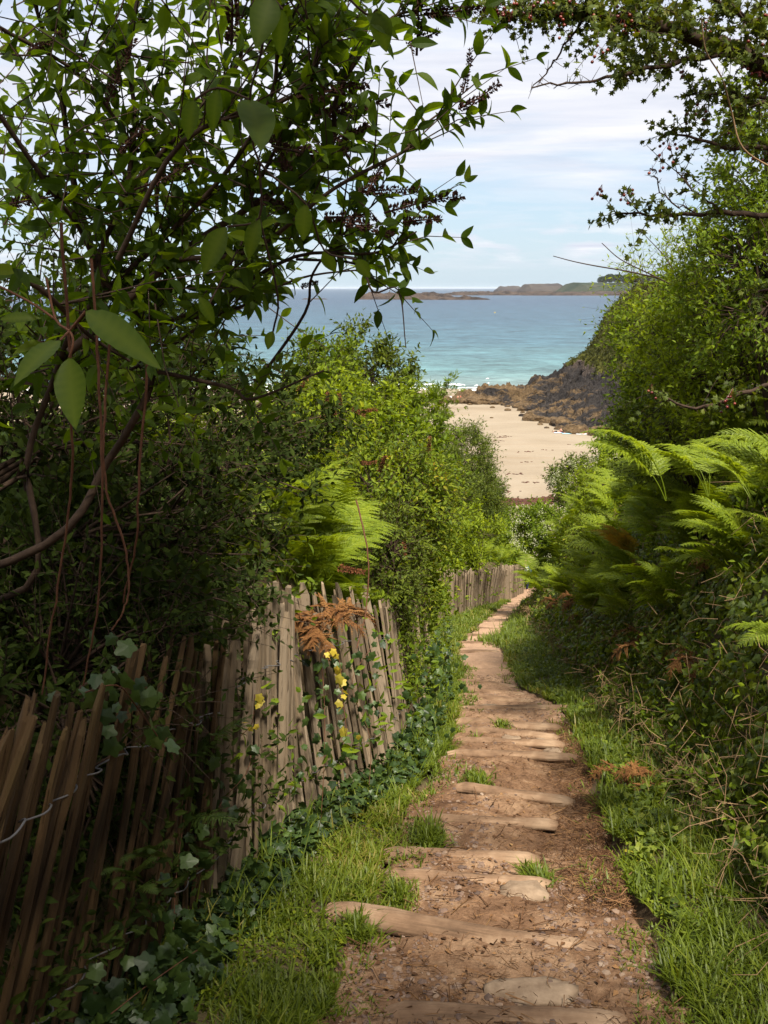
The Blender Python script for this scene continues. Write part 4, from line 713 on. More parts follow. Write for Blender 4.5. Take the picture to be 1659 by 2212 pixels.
def pale_mesh(h, wd, th, point=True):
    n = 9; z = np.linspace(-.12, h, n); g = Geo(); w_ = wd*(1+rg.normal(0, .07, n)); tt = th*(1+rg.normal(0, .08, n)); off_ = np.cumsum(rg.normal(0, .004, n)); oy = np.cumsum(rg.normal(0, .003, n))
    if point: z = np.concatenate([z[:-1], [h-wd*1.5*rg.uniform(.6, 1.3), h]]); w_ = np.concatenate([w_[:-1], [w_[-1], wd*.28]]); tt = np.concatenate([tt, [tt[-1]*.8]]); off_ = np.append(off_, off_[-1]+rg.normal(0, .006)); oy = np.append(oy, oy[-1])
    k = 7; a = np.arange(k)/k*2*math.pi+rg.random(); rr = 1+rg.normal(0, .12, k); V = []
    for i in range(len(z)):
        cx0 = np.sign(np.cos(a))*np.abs(np.cos(a))**.5; sy = np.sign(np.sin(a))*np.abs(np.sin(a))**.5
        V.append(np.stack([off_[i]+cx0*w_[i]/2*rr, oy[i]+sy*tt[i]/2*rr, np.full(k, z[i])+(rg.normal(0, .006, k) if i == len(z)-1 else 0)], 1))
    V = np.concatenate(V); i = np.arange(len(z)-1)[:, None]*k; j = np.arange(k)[None]; F = np.stack([i+j, i+(j+1) % k, i+k+(j+1) % k, i+k+j], -1).reshape(-1, 4)
    g.add(V, F, .5); g.F.append(np.array([list(range((len(z)-1)*k, len(z)*k))])); return g
def fence(label, y0, y1, leanf, hf, spacing, mat, wd=.038, maxn=99, posts=()):
    ys = [y0]
    while ys[-1] < y1 and len(ys) < maxn:
        y = ys[-1]; dx = (fX(y+.01)-fX(y-.01))/.02; ys.append(y+spacing*rg.uniform(.7, 1.35)/math.hypot(1, dx))
    o = thing('paling_fence', label, 'fence', gb(fX(y0), y0), 'paling fences along the path'); o0 = np.array(o.location); wl = [[], []]
    for i, y in enumerate(ys):
        x = float(fX(y)); z = float(-drop(y))+.03; lx, ly = leanf(y); h = hf(y)*rg.uniform(.93, 1.06); w_ = wd*rg.uniform(.65, 1.45); me = pale_mesh(h, w_, rg.uniform(.014, .026)*wd/.038, rg.random() < .75).mesh('pale', mat)
        f = link('pale', me, o, np.array([x+rg.normal(0, .01), y, z])-o0); yaw = math.atan2(1, (fX(y+.1)-fX(y-.1))/.2)+rg.normal(0, .25)
        ax = Vector((lx+rg.normal(0, .03), ly+rg.normal(0, .05), 1)).normalized(); q = Vector((0, 0, 1)).rotation_difference(ax); f.rotation_mode = 'QUATERNION'; f.rotation_quaternion = q @ Matrix.Rotation(yaw, 3, 'Z').to_quaternion()
        for e, q_ in enumerate((.22, .78)): wl[e].append(np.array([x, y, z])-o0+np.array([lx, ly, 1.])*hf(y)*q_*.95+np.array([.028 if i % 3 else -.012, -.004, rg.normal(0, .008)]))
    for e in (0, 1):
        if len(wl[e]) > 2: V, F = tube(smooth_poly(np.array(wl[e]), 4), .0028, 5); g = Geo(); g.add(V, F); g.obj('wire', M['wire'], o, True)
    for y in posts:
        me = pale_mesh(hf(y)*1.1, .10, .09).mesh('post', mat); link('post', me, o, np.array([float(fX(y)), y, float(-drop(y))])-o0)
    return o
fence('shade-darkened mossy paling fence leaning right in the lower left corner', 1.55, 3.25, lambda y: (np.interp(y, [1.5, 3.2], [.28, .16]), .22), lambda y: 1.22, .07, M['pale_shaded'], .037)
fence('gappy shaded paling fence beside the weathered grey pales', 3.32, 3.85, lambda y: (.09, .14), lambda y: 1.2, .06, M['pale_shaded'], .036)
fence('upright weathered grey pales in the brightest stretch of near fence', 3.9, 5.15, lambda y: (.03, .1), lambda y: np.interp(y, [3.9, 4.5], [1.15, 1.32]), .062, M['pale'], .05)
fence('split grey pales leaning left towards the path bend', 5.2, 7.4, lambda y: (np.interp(y, [5.2, 7.4], [-.08, -.22]), .1), lambda y: 1.3, .062, M['pale'], .042)
fence('overgrown pales half hidden where the near fence runs off', 7.5, 13.5, lambda y: (-.15, .05), lambda y: 1.2, .075, M['pale'], .05)
fence('pale grey paling fence on the far bend, left of the corner post', 20, 29, lambda y: (0, .03), lambda y: 1.2, .12, M['pale'], .09)
fence('silvery closely set pales ending at the dark corner post', 29.2, 36, lambda y: (np.interp(y, [29, 36], [0, .18]), .0), lambda y: 1.25, .1, M['pale'], .09, posts=(36.1,))
fence('brown far paling fence behind the walker', 37, 53, lambda y: (0, 0), lambda y: 1.35, .17, M['pale'], .12)
# ---------------------------------------------------------------- beach, sea, headland, islands
SEA = -30.
_by = [88, 120, 200, 270, 310, 330, 420]; _bz = [-25.6, -26.6, -28.4, -29.3, -29.85, -30.25, -33]
def BZ(x, y): return np.interp(y+.03*(x-10), _by, _bz)+(fbm(x*.05, y*.05, 2, 3)-.5)*.25+(fbm(x*.8, y*.8, 2, 2)-.5)*.03
m, t, out = newmat('sand'); geo = t.nodes.new('ShaderNodeNewGeometry'); P = geo.outputs['Position']
n1 = noise(t, mapping(t, P, (.03, .06, .1)), 1, 6, .6, .8); n2 = noise(t, P, 2.5, 5, .6); n3 = noise(t, mapping(t, P, (.09, .35, .1)), 1, 5, .6, 1.5)
c = ramp(t, n1, [(.3, (.19, .15, .105)), (.6, (.25, .208, .155))]); c = mixc(t, ramp(t, n3, [(.5, (0,)*3), (.75, (.4,)*3)]), c, (.22, .155, .095)); c = mixc(t, .3, c, ramp(t, n2, [(.3, (.7,)*3), (.7, (1.2,)*3)]), 'MULTIPLY')
sp_ = t.nodes.new('ShaderNodeSeparateXYZ'); t.links.new(P, sp_.inputs[0]); wet = ramp(t, math_node(t, 'ADD', sp_.outputs[2], 31.), [(.85, (1,)*3), (1., (0,)*3)])
c = mixc(t, wet, c, (.18, .15, .115)); t.links.new(principled(t, c, .9, .15, n2, .5, .05), out.inputs[0]); M['sand'] = m
XX, YY = np.meshgrid(np.linspace(-160, 150, 180), np.linspace(88, 420, 260)); grid(XX, YY, BZ, 'beach', M['sand'], kind='structure')
m, t, out = newmat('sea_water'); geo = t.nodes.new('ShaderNodeNewGeometry'); P = geo.outputs['Position']; sp_ = t.nodes.new('ShaderNodeSeparateXYZ'); t.links.new(P, sp_.inputs[0])
dist = math_node(t, 'DIVIDE', math_node(t, 'ADD', sp_.outputs[1], math_node(t, 'MULTIPLY', noise(t, mapping(t, P, (.004, .012, 1)), 1, 4, .6), 160.)), 3000.)
c = ramp(t, dist, [(.125, (.15, .19, .18)), (.155, (.07, .145, .155)), (.22, (.04, .095, .125)), (.35, (.03, .07, .105)), (.8, (.024, .052, .09))])
n1 = noise(t, mapping(t, P, (.16, .5, 1)), 1, 6, .65, .4); n2 = noise(t, mapping(t, P, (.035, .045, 1)), 1, 6, .75, .3)
c = mixc(t, .8, c, ramp(t, math_node(t, 'ADD', math_node(t, 'MULTIPLY', n1, .5), math_node(t, 'MULTIPLY', n2, .5)), [(.4, (.3,)*3), (.5, (1,)*3), (.61, (1.9,)*3)]), 'MULTIPLY')
t.links.new(principled(t, c, .4, .3, math_node(t, 'ADD', n1, n2), 1., 1.2), out.inputs[0]); M['sea'] = m
xs = np.concatenate([-np.geomspace(60000, 400, 24), np.linspace(-380, 380, 60), np.geomspace(400, 60000, 24)]); ysea = np.concatenate([np.linspace(270, 800, 120), np.geomspace(810, 80000, 60)]); XX, YY = np.meshgrid(xs, ysea)
grid(XX, YY, lambda x, y: SEA+np.where((y < 800) & (np.abs(x) < 400), (fbm(x*.06, y*.2, 0, 3)-.5)*.3, 0), 'sea', M['sea'], kind='structure')
m, t, out = newmat('surf_foam'); geo = t.nodes.new('ShaderNodeNewGeometry'); n = noise(t, mapping(t, geo.outputs['Position'], (.5, 1.2, 1)), 1, 6, .65)
t.links.new(principled(t, ramp(t, n, [(.3, (.45, .55, .55)), (.55, (.85, .87, .87))]), .8, .2), out.inputs[0]); M['foam'] = m
g = Geo()
for yb, w0, x0, x1, th in ((315, 2.6, -120, 60, .44), (322, 1.8, -100, 34, .54), (330, 2.2, -60, 30, .56), (341, 1.1, 0, 36, .62), (309, 1.2, -120, 30, .48), (352, 1.0, -30, 36, .66)):
    x = np.arange(x0, x1, .6); yc = yb+(fbm(x*.06, yb, 0, 4)-.5)*16; wv = w0*sst(fbm(x*.34, yb+3, 0, 4)*.5+fbm(x*.05, yb, 4, 2)*.5, th-.03, th+.12)*(.3+1.3*vn(x*1.1, yb)); u = np.linspace(-1, 1, 5)
    X = np.repeat(x[:, None], 5, 1); Y = yc[:, None]+wv[:, None]*u; Z = np.maximum(BZ(X, Y), SEA+.1)+.06+.18*(1-u**2)*(wv[:, None] > .05)-.3*(wv[:, None] < .05); V = np.stack([X, Y, Z], -1).reshape(-1, 3); i = np.arange(len(x)-1)[:, None]*5; j = np.arange(4)[None]; g.add(V, np.stack([i+j, i+5+j, i+6+j, i+1+j], -1).reshape(-1, 4), .5)
g.obj('surf', M['foam'], None, True, kind='stuff', label='white foam of small waves breaking on the sand', cat='surf')
# seaweed
M['weed'] = leafmat('seaweed', [(.1, (.03, .012, .008)), (.9, (.09, .035, .02))], 0., .8, .2)
g = Geo(); n = 5200; x = rg.uniform(5, 45, n); y = 133+.08*(x-20)+(fbm(x*.15, 2., 0, 3)-.5)*8+rg.normal(0, 1.0, n)*(.4+fbm(x*.3, 5., 0, 2)); P = np.stack([x, y, BZ(x, y)+.06*rg.random(n)], 1); g.inst((Vr, Fr), P, frames(rv(n)*(1, 1, .1), np.array([0, 0, 1.])+rv(n, .1)), rg.uniform(.08, .26, (n, 3))*(1.5, 1.3, .5))
cc = np.stack([rg.uniform(5, 60, 90), rg.uniform(138, 205, 90)], 1); cc[:60, 1] = rg.normal(150, 9, 60)
for q in cc: k_ = rg.integers(2, 14); x = q[0]+rg.normal(0, .9, k_); y = q[1]+rg.normal(0, .35, k_); g.inst((Vr, Fr), np.stack([x, y, BZ(x, y)+.02], 1), frames(rv(k_)*(1, 1, .1), np.tile([0, 0, 1.], (k_, 1))+rv(k_, .1)), rg.uniform(.08, .25, (k_, 3))*(1.4, 1.2, .4))
g.obj('seaweed', M['weed'], kind='stuff', label='dark line and scraps of stranded seaweed on the sand', cat='seaweed')
# headland heightfield
poly = np.array([(14, 274), (20, 270), (25, 269), (31, 266), (36, 256), (37.5, 240), (37, 229), (40, 212), (48, 203), (54, 180), (50, 160), (42, 130), (34, 105), (30, 85), (300, 60), (420, 300), (420, 560), (190, 520), (110, 420), (80, 350), (56, 312), (42, 294), (30, 288), (20, 284)], float)
def pdist(x, y):
    A = poly; B = np.roll(poly, -1, 0); d = np.full(x.shape, 1e9); ins = np.zeros(x.shape, bool)
    for a, b in zip(A, B):
        ab = b-a; tt = np.clip(((x-a[0])*ab[0]+(y-a[1])*ab[1])/(ab@ab), 0, 1); d = np.minimum(d, np.hypot(x-a[0]-tt*ab[0], y-a[1]-tt*ab[1])); c_ = ((a[1] > y) != (b[1] > y)) & (x < (b[0]-a[0])*(y-a[1])/(b[1]-a[1]+1e-9)+a[0]); ins ^= c_
    return np.where(ins, d, -d)
def HZ(x, y):
    w1 = (fbm(x*.12, y*.12, 1, 3)-.5)*6; d = pdist(x+w1*.6, y+w1*.4); h = np.interp(d, [-3, 0, 2, 5, 9, 12, 16, 22, 34, 60], [-2, 0, 2.2, 4., 7.5, 11, 18.5, 24.5, 30, 33]); h = h*np.interp(x, [14, 30, 46, 53, 58, 63], [.30, .32, .35, .50, .82, 1.]); rk = 1-sst(h, 9, 15)
    r1 = fbm((x+y*.5)*.16, (y-x*.3)*.16, 3, 5, True)-.55; r2 = fbm((x+y*.5)*.6, (y-x*.3)*.7, 8, 4, True)-.55
    h = h+np.where(d > -2, rk*(r1*6.5-.6+r2*3.2)*sst(d, -.5, 4)+(1-rk)*((fbm(x*.1, y*.1, 6, 4)-.5)*5+(fbm(x*.7, y*.7, 6, 3)-.5)*1.4), 0); return BZ(x, np.minimum(y, 330))+h
def bandgrid(xs, ys, name, mat, sel, **k):
    X, Y = np.meshgrid(xs, ys); Z = HZ(X, Y); X2 = X+(fbm(X*.5, Y*.5, Z*.5, 3)-.5)*1.6; Y2 = Y+(fbm(X*.5+40, Y*.5, Z*.5, 3)-.5)*1.6
    hrel = Z-BZ(X, np.minimum(Y, 330)); V = np.stack([X2, Y2, Z], -1).reshape(-1, 3); nx = len(xs); i = np.arange(len(ys)-1)[:, None]*nx; j = np.arange(nx-1)[None]; F = np.stack([i+j, i+j+1, i+nx+j+1, i+nx+j], -1).reshape(-1, 4)
    hr = hrel.ravel()+(fbm(X*.2, Y*.2, 4, 3).ravel()-.5)*7; fm = hr[F].mean(1); kp = sel(fm) & (hrel.ravel()[F].max(1) > -.6); F = F[kp]; u_, inv = np.unique(F, return_inverse=True); g = Geo(); g.add(V[u_], inv.reshape(-1, 4), 0.); return g.obj(name, mat, None, False, **k), V[u_]
m, t, out = newmat('shore_rock'); geo = t.nodes.new('ShaderNodeNewGeometry'); P = geo.outputs['Position']
n1 = noise(t, mapping(t, P, (.12, .12, .25), rot=(.3, .5, 0)), 1, 6, .65, .6); n2 = noise(t, P, 1.6, 7, .7, .5); sp_ = t.nodes.new('ShaderNodeSeparateXYZ'); t.links.new(P, sp_.inputs[0])
c = ramp(t, n2, [(.25, (.02, .013, .008)), (.45, (.085, .055, .028)), (.7, (.17, .115, .06))]); dk = ramp(t, math_node(t, 'ADD', n1, math_node(t, 'MULTIPLY', math_node(t, 'SUBTRACT', sp_.outputs[0], 38.), .010)), [(.465, (0,)*3), (.54, (1,)*3)])
c = mixc(t, dk, c, ramp(t, n2, [(.3, (.007, .006, .006)), (.7, (.04, .034, .032))])); up_ = ramp(t, math_node(t, 'DIVIDE', math_node(t, 'ADD', sp_.outputs[2], math_node(t, 'MULTIPLY', n1, 8.)), -30.), [(.40, (1,)*3), (.55, (0,)*3)])
c = mixc(t, up_, c, ramp(t, n2, [(.3, (.05, .034, .026)), (.7, (.19, .14, .11))])); t.links.new(principled(t, c, .85, .2, n2, 1., .6), out.inputs[0]); M['rock'] = m
m, t, out = newmat('headland_scrub'); geo = t.nodes.new('ShaderNodeNewGeometry'); P = geo.outputs['Position']
n1 = noise(t, P, .25, 6, .6, .5); n2 = noise(t, P, 1.8, 5, .65); c = ramp(t, math_node(t, 'ADD', math_node(t, 'MULTIPLY', n1, .6), math_node(t, 'MULTIPLY', n2, .4)), [(.35, (.04, .028, .012)), (.45, (.04, .042, .010)), (.55, (.065, .068, .014)), (.68, (.11, .10, .03))]); t.links.new(principled(t, c, .95, .1, n2, 1., .6), out.inputs[0]); M['scrubg'] = m
xs = np.concatenate([np.arange(8, 75, .45), np.arange(75, 330, 4.)]); ysh = np.concatenate([np.arange(90, 180, 2.), np.arange(180, 330, .5), np.arange(330, 520, 4.)])
bandgrid(xs, ysh, 'rock_outcrop', M['rock'], lambda h: h < 10.5, label='jagged brown and black rocks running out from the headland onto the sand', cat='rocks'); _, hv = bandgrid(xs, ysh, 'headland', M['scrubg'], lambda h: h >= 10.5, kind='structure')
k = (hv[:, 0] < 75) & (hv[:, 1] > 180) & (hv[:, 1] < 330); hv = hv[k]; j = rg.integers(0, len(hv), 26000); P = hv[j]+rv(len(j), .35); g = Geo(); g.inst(kite2, P, frames(nrm(rv(len(P))+np.array([-.4, -.4, .8])), rv(len(P))), rg.uniform(.3, .8, len(P)))
g.obj('headland_scrub', M['scrub'], kind='stuff', label='low scrub covering the green slope of the headland', cat='scrub')
bl_ = [(15, 272), (20, 270.5), (24, 269), (28, 268), (31, 265), (34, 259), (35, 252), (34.5, 244), (36, 238), (34, 231), (35.5, 226), (38, 220), (36.5, 214), (39, 208), (43, 205), (45.5, 202), (31, 261), (33, 247), (33.5, 222), (37, 210), (22, 266), (30, 252), (27, 258), (32, 240), (34, 216), (24.5, 236), (41, 203.5), (26, 268), (35, 243), (37, 226), (13, 276), (11.5, 274)]
for i, (x, y) in enumerate(bl_):
    s = rg.uniform(.6, 2.0) if i < 16 or i > 27 else rg.uniform(.25, .6); V, F = rock(I3, i+11, .5, 1.4, True); g = Geo(); g.add(V*s*np.array([1.3, 1, .75]), F, .5); g.obj('boulder', M['rock'], None, False, (x, y, float(BZ(x, y))+s*.15), label='brown boulder fallen at the foot of the rocks on the sand', cat='boulder', group='boulders along the foot of the rocks')
# islands
m, t, out = newmat('island_rock'); geo = t.nodes.new('ShaderNodeNewGeometry'); P = geo.outputs['Position']; n = noise(t, P, .03, 6, .7)
t.links.new(principled(t, ramp(t, n, [(.35, (.018, .014, .013)), (.65, (.075, .054, .042))]), .9, .1, n, 1., 8.), out.inputs[0]); M['isl'] = m
m, t, out = newmat('island_grass'); geo = t.nodes.new('ShaderNodeNewGeometry'); P = geo.outputs['Position']; n = noise(t, P, .006, 6, .6)
t.links.new(principled(t, ramp(t, n, [(.38, (.018, .027, .016)), (.5, (.025, .034, .019)), (.66, (.05, .048, .03))]), .95, .1), out.inputs[0]); M['islg'] = m
m, t, out = newmat('island_heath'); geo = t.nodes.new('ShaderNodeNewGeometry'); P = geo.outputs['Position']; n = noise(t, P, .006, 6, .7)
t.links.new(principled(t, ramp(t, n, [(.38, (.035, .028, .028)), (.5, (.05, .042, .038)), (.66, (.075, .062, .05))]), .95, .1), out.inputs[0]); M['islh'] = m
def island(vx0, vx1, vtop, D, mat, jag=.4, name='islet', flat=.5, depth=None, seed=0):
    a = pt(vx0, 640, D)[0]; b = pt(vx1, 640, D)[0]; W = b-a; h = (SEA-pt(800, vtop, D)[2])*-1; dp = depth or W*.4; nx = 150; ny = 26
    X, Y = np.meshgrid(np.linspace(0, 1, nx), np.linspace(-1, 1, ny)); e = np.minimum(np.minimum(X, 1-X)*2*3, 1)**flat*np.sqrt(np.maximum(0, 1-Y**2)); nz = fbm(X*W/60+seed, Y*dp/60, seed, 5, True)
    Z = h*e*(1-jag+jag*1.6*(nz-.2)*(.4+1.2*fbm(X*W/420+seed*3, Y*.5, 2, 3)))-2; g = Geo(); i = np.arange(ny-1)[:, None]*nx; j = np.arange(nx-1)[None]; g.add(np.stack([X*W+a, Y*dp/2+D, SEA+Z], -1), np.stack([i+j, i+j+1, i+nx+j+1, i+nx+j], -1).reshape(-1, 4), .5); return g.obj(name, M[mat], None, False, kind='structure')
island(650, 712, 641, 2900, 'isl', .9, seed=1); island(765, 985, 629, 2900, 'isl', .95, seed=2, depth=120); island(880, 1062, 639, 2800, 'isl', .9, seed=3, depth=60, flat=.8); island(950, 1215, 627, 4600, 'isl', .95, seed=4, depth=260, name='rocky_shore'); island(1120, 1430, 628, 4500, 'isl', .8, seed=5, depth=300, name='rocky_shore')
island(1118, 1222, 612, 5600, 'islh', .10, seed=6, depth=500, name='island_hill', flat=.8); island(1185, 1500, 609, 5200, 'islg', .1, seed=7, depth=900, name='island_hill', flat=1.6); island(1340, 1700, 598, 5300, 'islg', .1, seed=9, depth=900, name='island_hill', flat=1.); island(1072, 1128, 618, 8200, 'islh', .3, seed=8, depth=600, name='island_hill')
pine = []
for i, vx in enumerate((1302, 1318, 1334, 1352, 1374, 1392, 1412)):
    c = pt(vx, 603+rg.normal(0, 1), 5250); s = rg.uniform(17, 22); o = thing('distant_tree', 'dark round-headed tree on the skyline of the far green island', 'tree', (c[0], c[1], c[2]-s*.8), 'trees on the far island'); g = Geo(); V, F = rock(I3, i+40, .35, 1.8); g.add(V*(s*1.35, s, s*.8)+np.array([0, 0, s*.8]), F, .5); nl = 900; u = nrm(rv(nl)); g.inst(kite2, u*np.array([s*1.3, s, s*.8])*rg.uniform(.85, 1.1, (nl, 1))+np.array([0, 0, s*.8]), frames(u+rv(nl, .5), rv(nl)), s*.3); g.obj('crown', M['thicket'], o)
    g = Geo(); V, F = tube(np.array([(0, 0, -s), (0, 0, 0), (0, 0, s*.8)]), [1.4, 1.1, .8], 6); g.add(V, F); g.obj('trunk', M['bark'], o)
M['yb'] = simple('buoy_yellow', (.75, .5, .05), .4, .4); M['white'] = simple('white_hull', (.8, .8, .8), .5, .3, .05); M['dkp'] = simple('dark_beacon', (.05, .05, .05), .7)
for vx, vy, lb in ((1069, 676, 'yellow mooring buoy floating in mid bay'), (892, 652, 'orange-yellow buoy near the rocky islet at left')):
    p = pt(vx, vy, 100); s = SEA/p[2]; p = p*s; g = Geo(); r_ = .75*p[1]/1200; V, F = I2; V = V*r_; V[:, 2] *= .9; g.add(V+np.array([0, 0, r_*.3]), F); o = thing('buoy', lb, 'buoy', (p[0], p[1], SEA)); g.obj('float', M['yb'], o, True); g = Geo(); V, F = tube(np.array([(0, 0, r_), (0, 0, r_*1.9), (0, 0, r_*2)]), [r_*.15, r_*.12, r_*.3], 8); g.add(V, F); g.obj('ring', M['yb'], o, True)
for vx, D, h, lb in ((842, 6000, 20, 'dark beacon tower far out on the horizon'), (857, 6500, 14, 'small marker post right of the horizon beacon')):
    p = pt(vx, 622, D); o = thing('beacon', lb, 'beacon', (p[0], p[1], SEA)); g = Geo(); V, F = tube(np.array([(0, 0, -1), (0, 0, h*.3), (0, 0, h*.8), (0, 0, h)]), [5, 3, 2.2, 1.6], 8); g.add(V, F); g.obj('tower', M['dkp'], o)
for vx, D, lb in ((1031, 5200, 'white sailing boat on the horizon left of the distant islet'), (1049, 5000, 'smaller white sail close to the distant islet')):
    p = pt(vx, 622, D); o = thing('sailing_boat', lb, 'boat', (p[0], p[1], SEA)); g = Geo(); V, F = rock(I2, 3, .05); g.add(V*(5, 1.6, 1.2)+np.array([0, 0, .6]), F); g.obj('hull', M['white'], o, True); g = Geo(); g.add(np.array([(-.3, 0, 1.5), (4, 0, 1.8), (0, 0, 13), (-.3, .3, 1.5), (4, .3, 1.8), (0, .3, 13)]), [(0, 1, 2), (3, 5, 4)]); g.add(np.array([(-.6, 0, 1.5), (-4, 0, 1.8), (-.3, 0, 10), (-.6, .3, 1.5), (-4, .3, 1.8), (-.3, .3, 10)]), [(0, 2, 1), (3, 4, 5)]); g.obj('sail', M['white'], o)
# ---------------------------------------------------------------- people
M['skin'] = simple('skin', (.50, .28, .19), .6, .3, .08); M['hair'] = simple('hair', (.05, .03, .02), .8, .2)
def cloth(col): return simple('cloth', col, .85, .15, .12, 30)
def skin_mesh(name, V, E, Rd, mat, parent):
    me = bpy.data.meshes.new(name); me.from_pydata([tuple(v) for v in V], E, []); o = bpy.data.objects.new(name, me); COL.objects.link(o)
    md = o.modifiers.new('s', 'SKIN'); md.use_smooth_shade = True
    for i, r in enumerate(Rd): me.skin_vertices[0].data[i].radius = (r, r) if not isinstance(r, tuple) else r
    me.skin_vertices[0].data[0].use_root = True; o.modifiers.new('u', 'SUBSURF').levels = 1
    dg = bpy.context.evaluated_depsgraph_get(); ev = bpy.data.meshes.new_from_object(o.evaluated_get(dg)); ev.name = name; ev.materials.clear(); ev.materials.append(mat); bpy.data.objects.remove(o)
    ev.polygons.foreach_set('use_smooth', [True]*len(ev.polygons)); return link(name, ev, parent)
POSE = {'stand': dict(hip=(0, 0, .92), chest=(0, 0, 1.33), neck=(0, 0, 1.48), head=(0, -.01, 1.63), kl=(-.10, -.03, .5), fl=(-.11, .02, .07), kr=(.10, -.12, .5), fr=(.11, -.02, .07), el=(-.27, .03, 1.12), hl=(-.30, -.08, .86), er=(.27, .03, 1.12), hr=(.3, -.08, .86)),
        'sit': dict(hip=(0, 0, .12), chest=(0, .12, .52), neck=(0, .12, .68), head=(0, .08, .83), kl=(-.15, -.38, .42), fl=(-.14, -.62, .06), kr=(.15, -.38, .40), fr=(.14, -.66, .06), el=(-.28, .2, .35), hl=(-.2, -.08, .3), er=(.28, .2, .35), hr=(.2, -.08, .3)),
        'lie': dict(hip=(0, 0, .14), chest=(0, .42, .16), neck=(0, .57, .2), head=(0, .70, .26), kl=(-.1, -.42, .14), fl=(-.1, -.84, .08), kr=(.1, -.42, .14), fr=(.12, -.84, .08), el=(-.26, .55, .07), hl=(-.08, .78, .07), er=(.26, .55, .07), hr=(.08, .78, .07))}
def person(p, rz, pose, label, top=None, bottom=(.05, .06, .1), h=1., hairc=None, group='people on the beach', long=False):
    o = thing('person', label, 'person', p, group, rz=rz); q = {k: np.array(v)*h for k, v in POSE[pose].items()}; up = nrm((q['chest']-q['hip'])[None])[0]; sh = q['chest']*.9+q['neck']*.1
    sl, sr = sh+np.array([-.17, 0, 0])*h, sh+np.array([.17, 0, 0])*h; hl_, hr_ = q['hip']+np.array([-.09, 0, 0])*h, q['hip']+np.array([.09, 0, 0])*h; ft = np.array([0, -.16, -.03])*h if pose != 'lie' else np.array([0, -.08, -.02])*h
    V = [q['hip'], q['hip']*.5+q['chest']*.5, q['chest'], q['neck'], q['head'], q['head']+up*.1*h, hl_, q['kl'], q['fl'], q['fl']+ft, hr_, q['kr'], q['fr'], q['fr']+ft, sl, q['el'], q['hl'], sr, q['er'], q['hr'], q['hl']+(q['hl']-q['el'])*.35, q['hr']+(q['hr']-q['er'])*.35]
    E = [(0, 1), (1, 2), (2, 3), (3, 4), (4, 5), (0, 6), (6, 7), (7, 8), (8, 9), (0, 10), (10, 11), (11, 12), (12, 13), (2, 14), (14, 15), (15, 16), (2, 17), (17, 18), (18, 19), (16, 20), (19, 21)]
    Rd = [.13, .12, .14, .055, .095, .07, .09, .06, .04, .035, .09, .06, .04, .035, .06, .045, .032, .06, .045, .032, .022, .022]; skin_mesh('body', V, E, [r*h for r in Rd], M['skin'], o)
    if top: ix = [0, 1, 2, 14, 15, 17, 18]+([16, 19] if long else []); mp = {a: i for i, a in enumerate(ix)}; skin_mesh('jacket' if long else 'shirt', [V[i]+(up*.05 if i == 0 else 0) for i in ix], [(mp[a], mp[b]) for a, b in E if a in mp and b in mp], [Rd[i]*h*1.18+.012 for i in ix], cloth(top), o)
    ix = [0, 6, 7, 10, 11]+([8, 12] if long else []); mp = {a: i for i, a in enumerate(ix)}; VV = [V[i].copy() for i in ix]
    if not long: VV[2] = VV[1]*.6+VV[2]*.4; VV[4] = VV[3]*.6+VV[4]*.4
    skin_mesh('trousers' if long else 'shorts', VV, [(mp[a], mp[b]) for a, b in E if a in mp and b in mp], [Rd[i]*h*1.15+.01 for i in ix], cloth(bottom), o)
    g = Geo(); Vh, Fh = rock(I2, 1, .06); g.add(Vh*np.array([.098, .108, .10])*h+q['head']+up*.075*h+np.array([0, .03, .01])*h, Fh); g.obj('hair', M['hair'] if hairc is None else cloth(hairc), o, True); return o
pw = pt(1134, 1258, 54); zf = float(PZ(pw[0], 54.)[0]); wk = person((pw[0], 54, -drop(54)-.05), 0.25, 'stand', 'person in a blue jacket and jeans walking up the far end of the path', (.02, .16, .55), (.03, .04, .09), 1.03, group=None, long=True)
g = Geo(); Vh, Fh = rock(I2, 5, .05); g.add(Vh*(.13, .05, .24)+np.array([0, -.15, 1.22]), Fh); g.obj('white_shirt_front', simple('white_cotton', (.8, .82, .85), .8), wk, True)
def onb(vx, vy):
    p = pt(vx, vy, 1.); s = p/p[1]; lo, hi = 95, 330
    for _ in range(40):
        m_ = (lo+hi)/2
        if s[2]*m_ > float(BZ(s[0]*m_, m_)): lo = m_
        else: hi = m_
    q = s*lo; q[2] = float(BZ(q[0], q[1])); return q
